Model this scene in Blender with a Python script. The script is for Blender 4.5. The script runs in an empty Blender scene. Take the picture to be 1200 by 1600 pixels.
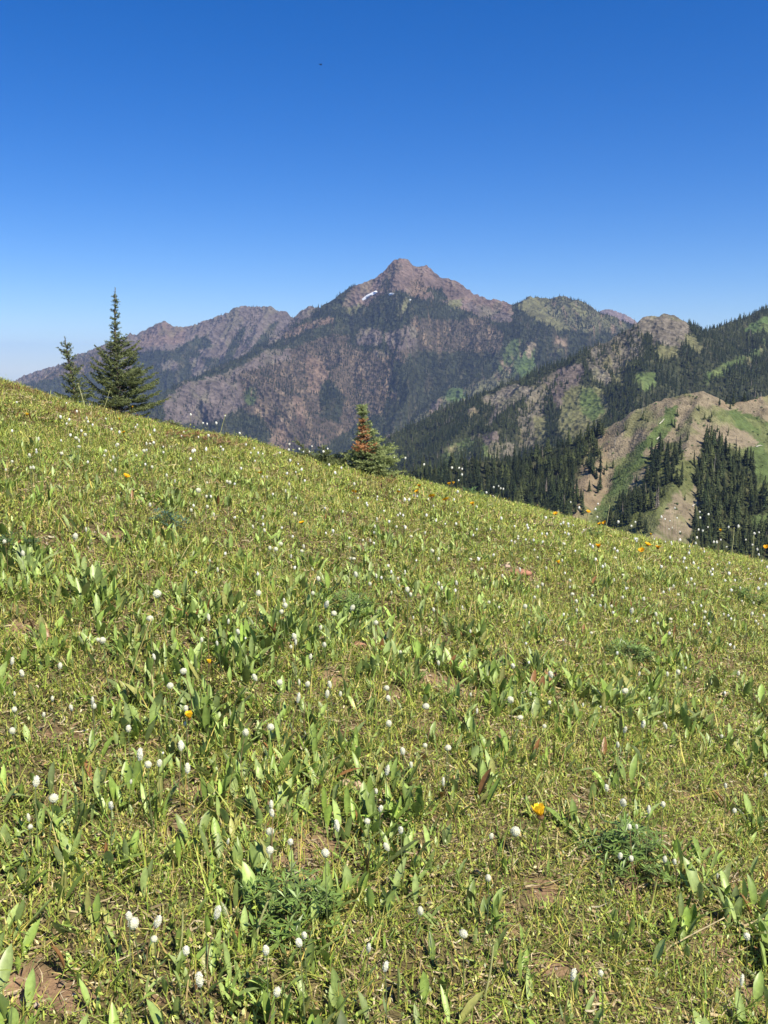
import bpy, math, random
import numpy as np
from math import radians, sin, cos, tan, atan2, pi
from mathutils import Vector, Matrix

rng = np.random.default_rng(7)
random.seed(7)
S = bpy.context.scene
COL = S.collection

# ------------------------------------------------------------------ camera
FPX = 1467.0                      # focal length in pixels of the 1200x1600 photograph
EYE_ROW = 578.0
TH = math.atan((800 - EYE_ROW) / FPX)
cd = bpy.data.cameras.new('camera'); cam = bpy.data.objects.new('camera', cd); COL.objects.link(cam)
cd.sensor_fit = 'VERTICAL'; cd.sensor_height = 24.0; cd.lens = 24.0 * FPX / 1600.0
cd.clip_start = 0.05; cd.clip_end = 90000
cam.location = (0, 0, 0); cam.rotation_euler = (radians(90) - TH, 0, 0)
S.camera = cam

# ------------------------------------------------------------------ light
SUN_EL = radians(53); SUN_AZ = radians(136)       # azimuth clockwise from +Y: behind the camera, to the right
w = bpy.data.worlds.new('World'); S.world = w; w.use_nodes = True
nt = w.node_tree; bgn = nt.nodes['Background']
sky = nt.nodes.new('ShaderNodeTexSky'); sky.sky_type = 'NISHITA'; sky.sun_disc = False
sky.sun_elevation = SUN_EL; sky.sun_rotation = SUN_AZ
sky.altitude = 1700; sky.air_density = 1.0; sky.dust_density = 0.15; sky.ozone_density = 5.0
bgn.inputs['Strength'].default_value = 0.088
hsv = nt.nodes.new('ShaderNodeHueSaturation'); hsv.inputs['Hue'].default_value = 0.513; hsv.inputs['Saturation'].default_value = 1.37; hsv.inputs['Value'].default_value = 1.03
nt.links.new(sky.outputs['Color'], hsv.inputs['Color']); nt.links.new(hsv.outputs['Color'], bgn.inputs['Color'])
sd = bpy.data.lights.new('sun', 'SUN'); sd.energy = 5.0; sd.angle = radians(0.53); sd.color = (1.0, 0.93, 0.77)
sun = bpy.data.objects.new('sun', sd); COL.objects.link(sun)
sv = Vector((sin(SUN_AZ) * cos(SUN_EL), cos(SUN_AZ) * cos(SUN_EL), sin(SUN_EL)))
sun.rotation_euler = sv.to_track_quat('Z', 'Y').to_euler()
S.view_settings.view_transform = 'Standard'; S.view_settings.look = 'None'
S.view_settings.exposure = 0.62; S.view_settings.gamma = 1.0
S.cycles.max_bounces = 6; S.cycles.diffuse_bounces = 3; S.cycles.transmission_bounces = 3
S.cycles.volume_bounces = 1; S.cycles.transparent_max_bounces = 8
S.render.engine = 'CYCLES'
S.cycles.use_denoising = True
HAZE_DENSITY = 5.4e-5

# ------------------------------------------------------------------ helpers
def pix_dir(px, py):
    px = np.asarray(px, float); py = np.asarray(py, float)
    a = (px - 600) / FPX; b = (800 - py) / FPX
    d = np.stack([a, cos(TH) + b * sin(TH), -sin(TH) + b * cos(TH)], -1)
    return d
def at_depth(px, py, Y):
    d = pix_dir(px, py); return d * (np.asarray(Y, float) / d[..., 1])[..., None]
def project(P):
    f = P[..., 1] * cos(TH) - P[..., 2] * sin(TH)
    u = P[..., 1] * sin(TH) + P[..., 2] * cos(TH)
    f = np.maximum(f, 1e-3)
    return 600 + FPX * P[..., 0] / f, 800 - FPX * u / f

_perm = np.random.default_rng(11).permutation(512).astype(np.int64)
_ang = np.random.default_rng(12).random(512) * 2 * pi
_gx, _gy = np.cos(_ang), np.sin(_ang)
def pn(x, y, seed=0):
    x = np.asarray(x, float) + seed * 17.31; y = np.asarray(y, float) + seed * 9.73
    xi = np.floor(x).astype(np.int64); yi = np.floor(y).astype(np.int64)
    xf = x - xi; yf = y - yi
    def g(ix, iy, dx, dy):
        h = _perm[(_perm[(ix + 13 * seed) & 511] + iy) & 511]
        return _gx[h] * dx + _gy[h] * dy
    u = xf * xf * xf * (xf * (xf * 6 - 15) + 10); v = yf * yf * yf * (yf * (yf * 6 - 15) + 10)
    a = g(xi, yi, xf, yf); b = g(xi + 1, yi, xf - 1, yf)
    c = g(xi, yi + 1, xf, yf - 1); d = g(xi + 1, yi + 1, xf - 1, yf - 1)
    return 1.5 * ((a + (b - a) * u) + ((c + (d - c) * u) - (a + (b - a) * u)) * v)
def fbm(x, y, seed=0, octv=4, gain=0.5):
    s = 0; a = 1; t = 0
    for i in range(octv):
        s = s + a * pn(x * 2 ** i, y * 2 ** i, seed + i); t += a; a *= gain
    return s / t
def ridged(x, y, seed=0, octv=4, gain=0.55):
    s = 0; a = 1; t = 0
    for i in range(octv):
        s = s + a * (1 - 2 * np.abs(pn(x * 2 ** i, y * 2 ** i, seed + i))); t += a; a *= gain
    return s / t
def sstep(a, b, x):
    t = np.clip((x - a) / (b - a), 0, 1); return t * t * (3 - 2 * t)

def mesh_np(name, V, F, col=None, smooth=False, mats=(), midx=None):
    """V (n,3); F: list of (m,k) index arrays; col (n,3)."""
    V = np.ascontiguousarray(V, np.float32)
    if not isinstance(F, (list, tuple)): F = [F]
    F = [np.asarray(f, np.int32) for f in F if len(f)]
    me = bpy.data.meshes.new(name)
    me.vertices.add(len(V)); me.vertices.foreach_set('co', V.ravel())
    li = np.concatenate([f.ravel() for f in F]); tot = np.concatenate([np.full(len(f), f.shape[1], np.int32) for f in F])
    st = np.concatenate([[0], np.cumsum(tot)[:-1]]).astype(np.int32)
    me.loops.add(len(li)); me.loops.foreach_set('vertex_index', li)
    me.polygons.add(len(tot)); me.polygons.foreach_set('loop_start', st); me.polygons.foreach_set('loop_total', tot)
    if midx is not None: me.polygons.foreach_set('material_index', np.asarray(midx, np.int32))
    me.update(calc_edges=True)
    me.polygons.foreach_set('use_smooth', np.full(len(tot), bool(smooth)))
    if col is not None:
        a = me.color_attributes.new('tint', 'FLOAT_COLOR', 'POINT')
        c = np.ones((len(V), 4), np.float32); c[:, :3] = col
        a.data.foreach_set('color', c.ravel())
    for m in mats: me.materials.append(m)
    return me
def link(name, data, parent=None, loc=None):
    o = bpy.data.objects.new(name, data); COL.objects.link(o)
    if parent is not None: o.parent = parent
    if loc is not None: o.location = loc
    return o
def tag(o, label=None, cat=None, group=None, kind=None):
    if label: o['label'] = label
    if cat: o['category'] = cat
    if group: o['group'] = group
    if kind: o['kind'] = kind
    return o

class Buf:
    """collects verts, quads, tris with a colour per vertex"""
    def __init__(s): s.V = []; s.C = []; s.Q = []; s.T = []; s.n = 0
    def add(s, V, C, Q=None, T=None):
        V = np.asarray(V, float); s.V.append(V); s.C.append(np.broadcast_to(np.asarray(C, float), V.shape))
        if Q is not None and len(Q): s.Q.append(np.asarray(Q) + s.n)
        if T is not None and len(T): s.T.append(np.asarray(T) + s.n)
        s.n += len(V)
    def mesh(s, name, mats, smooth=False):
        F = []
        if s.Q: F.append(np.concatenate(s.Q))
        if s.T: F.append(np.concatenate(s.T))
        return mesh_np(name, np.concatenate(s.V), F, np.concatenate(s.C), smooth, mats)
def tube(buf, P, R, col, n=6):
    P = np.asarray(P, float); m = len(P); R = np.broadcast_to(np.asarray(R, float), (m,))
    T = np.gradient(P, axis=0); T /= np.linalg.norm(T, axis=1)[:, None] + 1e-12
    ref = np.array([0.0, 0, 1]) if abs(T[0, 2]) < 0.9 else np.array([1.0, 0, 0])
    A = np.cross(T, ref); A /= np.linalg.norm(A, axis=1)[:, None] + 1e-12; B = np.cross(T, A)
    a = np.arange(n) * 2 * pi / n
    V = P[:, None, :] + R[:, None, None] * (A[:, None, :] * np.cos(a)[None, :, None] + B[:, None, :] * np.sin(a)[None, :, None])
    V = V.reshape(-1, 3); i = np.arange(m - 1)[:, None] * n; j = np.arange(n)[None, :]; k = (j + 1) % n
    Q = np.stack([i + j, i + k, i + n + k, i + n + j], -1).reshape(-1, 4)
    V = np.vstack([V, P[-1]]); T3 = [[(m - 1) * n + q, (m - 1) * n + (q + 1) % n, m * n] for q in range(n)]
    buf.add(V, col, Q, T3)

# ------------------------------------------------------------------ materials
def new_mat(name):
    m = bpy.data.materials.new(name); m.use_nodes = True
    return m, m.node_tree, m.node_tree.nodes['Principled BSDF']
def leaf_mat(name, rough=0.5, transl=0.3, spec=0.35, noise=120.0, amt=0.25, coord='Object'):
    m, nt, b = new_mat(name); L = nt.links.new
    at = nt.nodes.new('ShaderNodeAttribute'); at.attribute_name = 'tint'
    tc = nt.nodes.new('ShaderNodeTexCoord'); nz = nt.nodes.new('ShaderNodeTexNoise'); nz.inputs['Scale'].default_value = noise
    L(tc.outputs[coord], nz.inputs['Vector'])
    mr = nt.nodes.new('ShaderNodeMapRange'); mr.inputs['From Min'].default_value = .3; mr.inputs['From Max'].default_value = .7
    mr.inputs['To Min'].default_value = 1 - amt; mr.inputs['To Max'].default_value = 1 + amt
    L(nz.outputs['Fac'], mr.inputs['Value'])
    mx = nt.nodes.new('ShaderNodeVectorMath'); mx.operation = 'SCALE'; L(at.outputs['Color'], mx.inputs[0]); L(mr.outputs['Result'], mx.inputs['Scale'])
    L(mx.outputs['Vector'], b.inputs['Base Color']); b.inputs['Roughness'].default_value = rough
    b.inputs['Specular IOR Level'].default_value = spec
    if transl:
        tr = nt.nodes.new('ShaderNodeBsdfTranslucent'); ms = nt.nodes.new('ShaderNodeMixShader'); ms.inputs[0].default_value = transl
        L(mx.outputs['Vector'], tr.inputs['Color'])
        out = nt.nodes['Material Output']; L(b.outputs[0], ms.inputs[1]); L(tr.outputs[0], ms.inputs[2]); L(ms.outputs[0], out.inputs['Surface'])
    return m
M_grass = leaf_mat('grass_blade', 0.55, 0.17, 0.3, 60)
M_leaf = leaf_mat('broad_leaf', 0.42, 0.15, 0.45, 90, 0.18)
M_litter = leaf_mat('dry_litter', 0.85, 0.1, 0.1, 150, 0.3)
M_needle = leaf_mat('fir_needles', 0.5, 0.15, 0.35, 25, 0.25)
M_petal = leaf_mat('petal', 0.6, 0.3, 0.2, 300, 0.06)
M_stem = leaf_mat('stem', 0.6, 0.0, 0.3, 80, 0.2)
M_bark = leaf_mat('bark', 0.9, 0.0, 0.1, 60, 0.4)
M_conifer = leaf_mat('far_conifer', 0.8, 0.0, 0.1, 0.6, 0.35)

def conifer_obj_mat():
    m, nt, b = new_mat('hillside_conifer'); L = nt.links.new
    oi = nt.nodes.new('ShaderNodeObjectInfo'); cr = nt.nodes.new('ShaderNodeValToRGB')
    e = cr.color_ramp.elements; e[0].position = 0; e[0].color = (.030, .046, .019, 1); e[1].position = 1; e[1].color = (.085, .10, .036, 1)
    L(oi.outputs['Random'], cr.inputs[0])
    tc = nt.nodes.new('ShaderNodeTexCoord'); nz = nt.nodes.new('ShaderNodeTexNoise'); nz.inputs['Scale'].default_value = 1.4; nz.inputs['Detail'].default_value = 4
    L(tc.outputs['Object'], nz.inputs['Vector'])
    mr = nt.nodes.new('ShaderNodeMapRange'); mr.inputs['From Min'].default_value = .3; mr.inputs['From Max'].default_value = .7
    mr.inputs['To Min'].default_value = .55; mr.inputs['To Max'].default_value = 1.5; L(nz.outputs['Fac'], mr.inputs['Value'])
    mx = nt.nodes.new('ShaderNodeVectorMath'); mx.operation = 'SCALE'; L(cr.outputs['Color'], mx.inputs[0]); L(mr.outputs['Result'], mx.inputs['Scale'])
    L(mx.outputs['Vector'], b.inputs['Base Color']); b.inputs['Roughness'].default_value = .85; b.inputs['Specular IOR Level'].default_value = .15
    return m
M_con_obj = conifer_obj_mat()

def terrain_mat(name, s1, s2, bump, dist, amt=0.5):
    """cover colour from the mesh, broken up by noise at two scales and a rocky bump"""
    m, nt, b = new_mat(name); L = nt.links.new
    at = nt.nodes.new('ShaderNodeAttribute'); at.attribute_name = 'tint'
    tc = nt.nodes.new('ShaderNodeTexCoord')
    n1 = nt.nodes.new('ShaderNodeTexNoise'); n1.inputs['Scale'].default_value = s1; n1.inputs['Detail'].default_value = 6; n1.inputs['Roughness'].default_value = .65
    n2 = nt.nodes.new('ShaderNodeTexVoronoi'); n2.inputs['Scale'].default_value = s2; n2.feature = 'F1'
    n3 = nt.nodes.new('ShaderNodeTexNoise'); n3.inputs['Scale'].default_value = s2 * .6; n3.inputs['Detail'].default_value = 5; n3.inputs['Roughness'].default_value = .7
    for n in (n1, n2, n3): L(tc.outputs['Object'], n.inputs['Vector'])
    mr = nt.nodes.new('ShaderNodeMapRange'); mr.inputs['From Min'].default_value = .32; mr.inputs['From Max'].default_value = .68
    mr.inputs['To Min'].default_value = 1 - amt; mr.inputs['To Max'].default_value = 1 + amt; L(n1.outputs['Fac'], mr.inputs['Value'])
    mr2 = nt.nodes.new('ShaderNodeMapRange'); mr2.inputs['From Min'].default_value = .3; mr2.inputs['From Max'].default_value = .7
    mr2.inputs['To Min'].default_value = 1 - amt * .8; mr2.inputs['To Max'].default_value = 1 + amt * .8; L(n3.outputs['Fac'], mr2.inputs['Value'])
    mu = nt.nodes.new('ShaderNodeMath'); mu.operation = 'MULTIPLY'; L(mr.outputs[0], mu.inputs[0]); L(mr2.outputs[0], mu.inputs[1])
    mx = nt.nodes.new('ShaderNodeVectorMath'); mx.operation = 'SCALE'; L(at.outputs['Color'], mx.inputs[0]); L(mu.outputs[0], mx.inputs['Scale'])
    L(mx.outputs['Vector'], b.inputs['Base Color']); b.inputs['Roughness'].default_value = .95; b.inputs['Specular IOR Level'].default_value = .1
    ad = nt.nodes.new('ShaderNodeMath'); ad.operation = 'ADD'; L(n3.outputs['Fac'], ad.inputs[0]); L(n2.outputs['Distance'], ad.inputs[1])
    bp = nt.nodes.new('ShaderNodeBump'); bp.inputs['Strength'].default_value = bump; bp.inputs['Distance'].default_value = dist
    L(ad.outputs[0], bp.inputs['Height']); L(bp.outputs[0], b.inputs['Normal'])
    return m

# ------------------------------------------------------------------ foreground hill
EYEH = 1.6
KQ, AX, BY = 0.01975, -0.233, 0.2405
def hill(x, y, rough=True):
    x = np.asarray(x, float); y = np.asarray(y, float)
    xe = np.clip(x, -14, 14); ye = np.clip(y, -3, 16)
    z = -EYEH + AX * xe + BY * ye - KQ * ye ** 2
    z = z - 0.22 * (x - xe) + np.where(y > 16, -0.66 * (y - ye), 0.36 * (y - ye))
    if rough:
        near = 1 / (1 + (np.hypot(x, y) / 40) ** 2)
        z = z + near * (0.05 * pn(x / 2.1, y / 2.1, 1) + 0.028 * pn(x / .8, y / .8, 2) + 0.014 * pn(x / .3, y / .3, 3)) \
              + (1 - near) * 5 * fbm(x / 40, y / 40, 4)
    # low mounds along the left brow
    z = z + 0.09 * np.exp(-(((x + 3.9) / .7) ** 2 + ((y - 9.3) / 1.3) ** 2)) + 0.05 * np.exp(-(((x + 1.4) / .7) ** 2 + ((y - 8.8) / 1.1) ** 2))
    return z
_t = np.concatenate([np.linspace(0.8, 30, 1500)])
def hit_hill(px, py, h=0.0):
    """first point where the ray through a pixel of the photograph meets the ground raised by h"""
    d = pix_dir(px, py).reshape(-1, 3); h = np.broadcast_to(np.asarray(h, float), (len(d),)); out = np.full((len(d), 3), np.nan)
    for i, v in enumerate(d):
        P = v[None, :] * (_t / v[1])[:, None]
        g = P[:, 2] - hill(P[:, 0], P[:, 1]) - h[i]
        k = np.argmax(g < 0)
        if g[k] < 0 and k > 0:
            a = g[k - 1] / (g[k - 1] - g[k]); out[i] = P[k - 1] * (1 - a) + P[k] * a
    return out

# bare places in the meadow: (px, py, radius x, radius y in photograph pixels)
BARE = [(70, 1545, 95, 42), (175, 1500, 40, 12), (38, 985, 38, 20), (300, 1235, 45, 16), (522, 1062, 32, 22), (560, 1012, 14, 12), (800, 893, 42, 8),
        (690, 1062, 60, 14), (620, 1085, 22, 14), (1180, 1560, 40, 30), (850, 1390, 40, 25), (905, 1250, 25, 14), (950, 1115, 40, 10), (660, 1135, 26, 10),
        (610, 835, 22, 5), (565, 855, 14, 10), (522, 885, 8, 8), (95, 655, 50, 6), (170, 668, 22, 5), (60, 628, 50, 5), (20, 612, 20, 3), (420, 690, 40, 4),
        (345, 690, 18, 3), (150, 830, 18, 6), (180, 835, 20, 8), (90, 852, 20, 8), (35, 950, 22, 8), (1085, 1340, 40, 12), (985, 1390, 22, 14), (640, 1330, 40, 12),
        (870, 1510, 60, 20), (1000, 1040, 20, 10), (430, 1345, 20, 8), (240, 1550, 35, 16), (500, 1390, 25, 8)]
_bp = hit_hill([b[0] for b in BARE], [b[1] for b in BARE])
_brx = []; _bry = []
for b, p in zip(BARE, _bp):
    q = hit_hill([b[0] + b[2]], [b[1]])[0]; r = hit_hill([b[0]], [b[1] + b[3]])[0]
    dd = 8.0 if np.isnan(p[0]) else float(np.linalg.norm(p))
    _brx.append(b[2] / FPX * dd); _bry.append(b[3] / FPX * dd * 2.4 if np.isnan(r[1]) else min(abs(r[1] - p[1]), 1.2))
def bareness(x, y):
    """0 = full cover, 1 = bare soil"""
    m = 0 * x
    for p, rx, ry in zip(_bp, _brx, _bry):
        if np.isnan(p[0]): continue
        m = np.maximum(m, 1.25 * (1 - ((x - p[0]) / rx) ** 2 - ((y - p[1]) / ry) ** 2))
    m = m + 0.7 * pn(x / .16, y / .16, 31) + .3 * pn(x / .07, y / .07, 33)
    n = fbm(x / .55, y / .55, 35, 3)
    return np.clip(np.maximum(sstep(.1, .8, m), sstep(.28, .6, n) * .75), 0, 1)

def make_ground():
    def axis(lo, hi, fine_lo, fine_hi, st, growth):
        a = list(np.arange(fine_lo, fine_hi, st)); s = st; v = a[-1]
        while v < hi: s *= growth; v += s; a.append(v)
        s = st; v = a[0]; left = []
        while v > lo: s *= growth; v -= s; left.append(v)
        return np.array(left[::-1] + a)
    xs = axis(-420, 420, -5.2, 5.2, .024, 1.05); ys = axis(-60, 330, 1.2, 12.5, .024, 1.05)
    X, Y = np.meshgrid(xs, ys); Z = hill(X, Y)
    b = bareness(X, Y); nb = fbm(X / .06, Y / .06, 41, 3)
    Z = Z + .010 * nb * (1 - .6 * b) - .012 * b
    V = np.stack([X, Y, Z], -1).reshape(-1, 3)
    ny, nx = X.shape; i = np.arange(ny - 1)[:, None] * nx; j = np.arange(nx - 1)[None, :]
    Q = np.stack([i + j, i + j + 1, i + nx + j + 1, i + nx + j], -1).reshape(-1, 4)
    soil = np.array([.24, .155, .095]); litter = np.array([.13, .105, .05]); far = np.array([.12, .13, .05])
    b3 = b[..., None]; c = soil * b3 + litter * (1 - b3)
    c = c * (1 + .25 * fbm(X / .25, Y / .25, 43, 3)[..., None]); rd = sstep(12, 22, np.hypot(X, Y))[..., None]
    c = c * (1 - rd) + far * rd
    m = terrain_mat('meadow_soil', 9.0, 90.0, .9, .006, .35)
    o = link('meadow_ground', mesh_np('meadow_ground', V, Q, c.reshape(-1, 3), True, [m])); tag(o, kind='structure')
    # the lowland far below that carries the ground out to the horizon
    r = 19000.0; n = 48
    V = [(0, 0, -640)] + [(r * cos(a), r * sin(a), -640) for a in np.arange(n) * 2 * pi / n]
    T = [(0, 1 + k, 1 + (k + 1) % n) for k in range(n)]
    m2 = terrain_mat('lowland', .002, .01, .3, 5, .4)
    tag(link('lowland_ground', mesh_np('lowland_ground', V, np.array(T), np.tile([.06, .08, .04], (n + 1, 1)), False, [m2])), kind='structure')
make_ground()

# ------------------------------------------------------------------ cover maps (which cover stands where on each slope)
COV = {  # albedo, tree density
    'forest': ((.052, .060, .032), 1.0), 'rock': ((.185, .150, .135), .34), 'rockred': ((.215, .155, .130), .03), 'pink': ((.24, .17, .125), .50),
    'mixed': ((.130, .102, .076), .92), 'sparse': ((.115, .095, .07), .93), 'olive': ((.195, .19, .095), .04), 'olivemix': ((.145, .145, .08), .72),
    'lush': ((.11, .165, .055), .03), 'lushmix': ((.10, .135, .05), .60), 'tan': ((.30, .245, .165), .0), 'tantree': ((.31, .24, .155), .42),
    'green': ((.125, .170, .06), .0), 'greentree': ((.15, .165, .065), .26), 'grayrock': ((.23, .20, .16), .14), 'graytree': ((.19, .17, .13), .62),
    'clump': ((.06, .07, .03), 1.0), 'half': ((.13, .15, .05), .80)}
KEYS = list(COV)
RX0, RY0, RS, RW, RH = -200, 380, 2, 800, 280
_rx, _ry = np.meshgrid(RX0 + RS * np.arange(RW), RY0 + RS * np.arange(RH))
def paint(base, polys):
    A = np.full((RH, RW), KEYS.index(base), np.int16)
    for key, pts in polys:
        ins = np.zeros_like(A, bool); n = len(pts)
        for a in range(n):
            x1, y1 = pts[a]; x2, y2 = pts[(a + 1) % n]
            if y1 == y2: continue
            c = ((y1 > _ry) != (y2 > _ry)) & (_rx < (x2 - x1) * (_ry - y1) / (y2 - y1) + x1); ins ^= c
        A[ins] = KEYS.index(key)
    return A
def lookup(A, P, warp):
    px, py = project(P)
    k = 1 / warp[1]; fine = warp[2]
    wx = warp[0] * fbm(px * k, py * k, 51, 3); wy = warp[0] * fbm(px * k, py * k, 57, 3)
    hx = warp[0] * .42; wx = wx + hx * fbm(px * k * 3.7, py * k * 2.2, 53, 3) + hx * .9 * fbm(P[..., 0] / fine, P[..., 1] / fine, 59, 3); wy = wy + hx * fbm(px * k * 3.7, py * k * 2.2, 54, 3) + hx * .9 * fbm(P[..., 0] / fine, P[..., 1] / fine, 63, 3)
    i = np.clip(((py + wy - RY0) / RS).astype(int), 0, RH - 1); j = np.clip(((px + wx - RX0) / RS).astype(int), 0, RW - 1)
    return A[i, j]
_alb = np.array([COV[k][0] for k in KEYS]) * .74; _den = np.array([COV[k][1] for k in KEYS])

MAIN = paint('forest', [
    ('rockred', [(535, 478), (540, 460), (600, 385), (628, 380), (650, 380), (668, 385), (715, 425), (755, 450), (800, 466), (800, 500), (745, 492), (705, 476), (668, 465), (640, 462), (612, 452), (592, 462), (572, 476)]),
    ('sparse', [(598, 434), (606, 434), (612, 448), (602, 456), (592, 452)]), ('forest', [(618, 452), (640, 456), (645, 466), (622, 466)]),
    ('pink', [(641, 432), (662, 440), (672, 452), (662, 465), (647, 463), (640, 450)]),
    ('forest', [(668, 452), (690, 450), (700, 470), (680, 470)]), ('olive', [(700, 468), (722, 468), (720, 480), (702, 478)]),
    ('rock', [(715, 470), (760, 478), (800, 492), (798, 505), (750, 495)]),
    ('olive', [(618, 490), (632, 466), (642, 466), (634, 480), (622, 496)]), ('olive', [(540, 482), (560, 474), (566, 478), (545, 492)]),
    ('olivemix', [(795, 470), (830, 445), (870, 445), (920, 460), (960, 485), (985, 520), (930, 520), (880, 510), (840, 500)]),
    ('olive', [(805, 477), (830, 462), (850, 470), (855, 490), (880, 505), (900, 515), (870, 515), (835, 497)]),
    ('olive', [(885, 470), (905, 478), (920, 492), (905, 492)]), ('pink', [(865, 525), (885, 528), (882, 540), (868, 538)]),
    ('olive', [(860, 545), (885, 543), (882, 548), (862, 549)]),
    ('lush', [(811, 556), (832, 540), (834, 570), (828, 592), (812, 590), (806, 575)]), ('lushmix', [(795, 530), (815, 528), (812, 560), (800, 600), (770, 610), (775, 580)]),
    ('tan', [(822, 535), (835, 535), (828, 560), (822, 555)]),
    ('pink', [(706, 510), (718, 508), (722, 530), (710, 540), (700, 532)]), ('olive', [(715, 515), (726, 515), (724, 532), (716, 530)]),
    ('sparse', [(640, 495), (700, 500), (755, 495), (790, 520), (780, 548), (700, 550), (640, 545)]),
    ('mixed', [(675, 528), (690, 526), (688, 540), (676, 540)]), ('mixed', [(612, 520), (628, 518), (640, 545), (632, 565), (612, 560)]),
    ('rock', [(555, 520), (570, 510), (592, 512), (598, 528), (592, 538), (570, 540), (557, 535)]), ('rock', [(572, 550), (590, 546), (608, 556), (605, 568), (580, 564)]),
    ('rock', [(600, 520), (640, 508), (652, 515), (645, 540), (625, 545), (605, 540)]),
    ('pink', [(520, 540), (545, 540), (548, 575), (560, 600), (552, 640), (535, 630), (525, 590)]),
    ('mixed', [(455, 545), (520, 530), (560, 545), (615, 560), (600, 640), (560, 660), (500, 700), (430, 700), (405, 640), (405, 590)]),
    ('pink', [(475, 560), (500, 555), (515, 590), (505, 620), (480, 610)]), ('forest', [(500, 600), (515, 590), (540, 620), (530, 660), (500, 650)]),
    ('pink', [(420, 690), (440, 660), (450, 690), (440, 720), (425, 720)]), ('pink', [(455, 620), (475, 618), (478, 660), (465, 665)]),
    ('rock', [(255, 625), (283, 598), (340, 585), (390, 565), (415, 545), (450, 545), (456, 560), (440, 575), (400, 600), (372, 640), (330, 660), (290, 662), (255, 665)]),
    ('mixed', [(372, 580), (450, 560), (455, 600), (400, 650), (380, 640)]), ('lushmix', [(380, 615), (395, 600), (400, 625), (385, 635)]),
    ('pink', [(440, 520), (490, 500), (520, 495), (520, 503), (480, 512), (445, 530)]), ('mixed', [(460, 540), (500, 525), (540, 520), (545, 535), (500, 545)]),
    ('rock', [(440, 485), (450, 465), (486, 460), (505, 468), (492, 486), (470, 500), (450, 515), (430, 535), (415, 540), (430, 510)]),
    ('olivemix', [(640, 660), (690, 620), (760, 590), (800, 570), (800, 600), (740, 625), (690, 650), (650, 690)]),
    ('lush', [(694, 612), (705, 605), (722, 606), (727, 618), (718, 627), (700, 630)]), ('rock', [(672, 628), (686, 622), (684, 640), (674, 642)]),
    ('pink', [(608, 614), (620, 612), (618, 624), (609, 624)])])
BACK = paint('rock', [
    ('rockred', [(205, 545), (225, 518), (255, 502), (275, 512), (290, 512), (285, 535), (240, 540)]),
    ('forest', [(212, 552), (240, 546), (268, 548), (300, 528), (322, 522), (335, 545), (322, 560), (350, 560), (355, 540), (372, 515), (385, 508), (378, 528), (365, 555), (365, 590), (345, 600), (330, 640), (200, 640), (190, 590)]),
    ('rock', [(252, 568), (268, 558), (276, 566), (270, 580), (252, 576)]), ('rock', [(295, 560), (312, 555), (325, 580), (318, 590), (300, 584)]), ('rock', [(310, 545), (335, 542), (338, 556), (314, 558)]),
    ('mixed', [(60, 590), (120, 560), (200, 530), (205, 560), (200, 640), (80, 650)]),
    ('forest', [(30, 600), (110, 585), (190, 575), (200, 660), (40, 660)]),
    ('forest', [(440, 495), (425, 520), (405, 545), (395, 555), (380, 575), (360, 590), (372, 560), (398, 535), (420, 510)])])
MID = paint('forest', [
    ('grayrock', [(992, 500), (1018, 480), (1040, 475), (1070, 480), (1078, 515), (1070, 535), (1060, 542), (1030, 538), (1005, 530), (985, 525)]),
    ('graytree', [(915, 540), (955, 510), (990, 500), (1010, 530), (1005, 560), (970, 580), (940, 590), (922, 575)]),
    ('olive', [(1022, 540), (1058, 542), (1058, 558), (1030, 562)]), ('forest', [(1000, 520), (1018, 522), (1022, 560), (1005, 560)]),
    ('grayrock', [(915, 560), (935, 575), (955, 590), (945, 600), (925, 590)]),
    ('rock', [(850, 588), (880, 574), (905, 568), (916, 580), (905, 600), (888, 628), (872, 640), (856, 606)]),
    ('olive', [(878, 618), (900, 600), (935, 605), (950, 630), (948, 650), (920, 690), (885, 700), (872, 665)]),
    ('green', [(905, 606), (925, 603), (945, 640), (925, 660), (905, 640)]),
    ('olive', [(955, 580), (972, 585), (975, 602), (960, 600)]), ('green', [(988, 582), (1022, 580), (1024, 600), (1010, 612), (996, 604)]),
    ('lushmix', [(1098, 585), (1120, 572), (1150, 560), (1185, 540), (1195, 525), (1200, 535), (1180, 560), (1140, 580), (1100, 600)]),
    ('lush', [(1105, 580), (1135, 568), (1150, 562), (1130, 578), (1108, 590)]),
    ('lush', [(1162, 512), (1185, 498), (1215, 488), (1215, 515), (1180, 522), (1165, 522)]), ('olive', [(1068, 520), (1082, 522), (1098, 545), (1090, 552), (1074, 540)]),
    ('graytree', [(820, 612), (850, 588), (856, 606), (850, 640), (836, 670), (820, 650)]),
    ('grayrock', [(775, 610), (800, 598), (830, 604), (826, 618), (805, 628), (790, 640), (775, 652), (766, 670), (758, 668), (770, 640), (768, 625)]),
    ('grayrock', [(752, 620), (772, 615), (774, 628), (758, 632)]), ('tan', [(726, 648), (736, 634), (743, 638), (738, 654)]),
    ('rock', [(745, 680), (762, 678), (778, 672), (782, 690), (776, 715), (762, 716), (760, 695)]), ('lush', [(750, 695), (762, 695), (765, 715), (756, 712)]),
    ('lushmix', [(690, 705), (716, 688), (740, 680), (745, 700), (716, 725), (692, 735)]), ('grayrock', [(722, 718), (735, 712), (742, 718), (736, 726)]),
    ('olive', [(832, 652), (850, 650), (852, 680), (846, 704), (836, 695)]), ('graytree', [(782, 696), (800, 690), (806, 710), (790, 715)]),
    ('graytree', [(808, 640), (832, 640), (836, 700), (812, 700)]),
    ('grayrock', [(600, 676), (610, 674), (610, 684), (602, 684)])])
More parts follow.
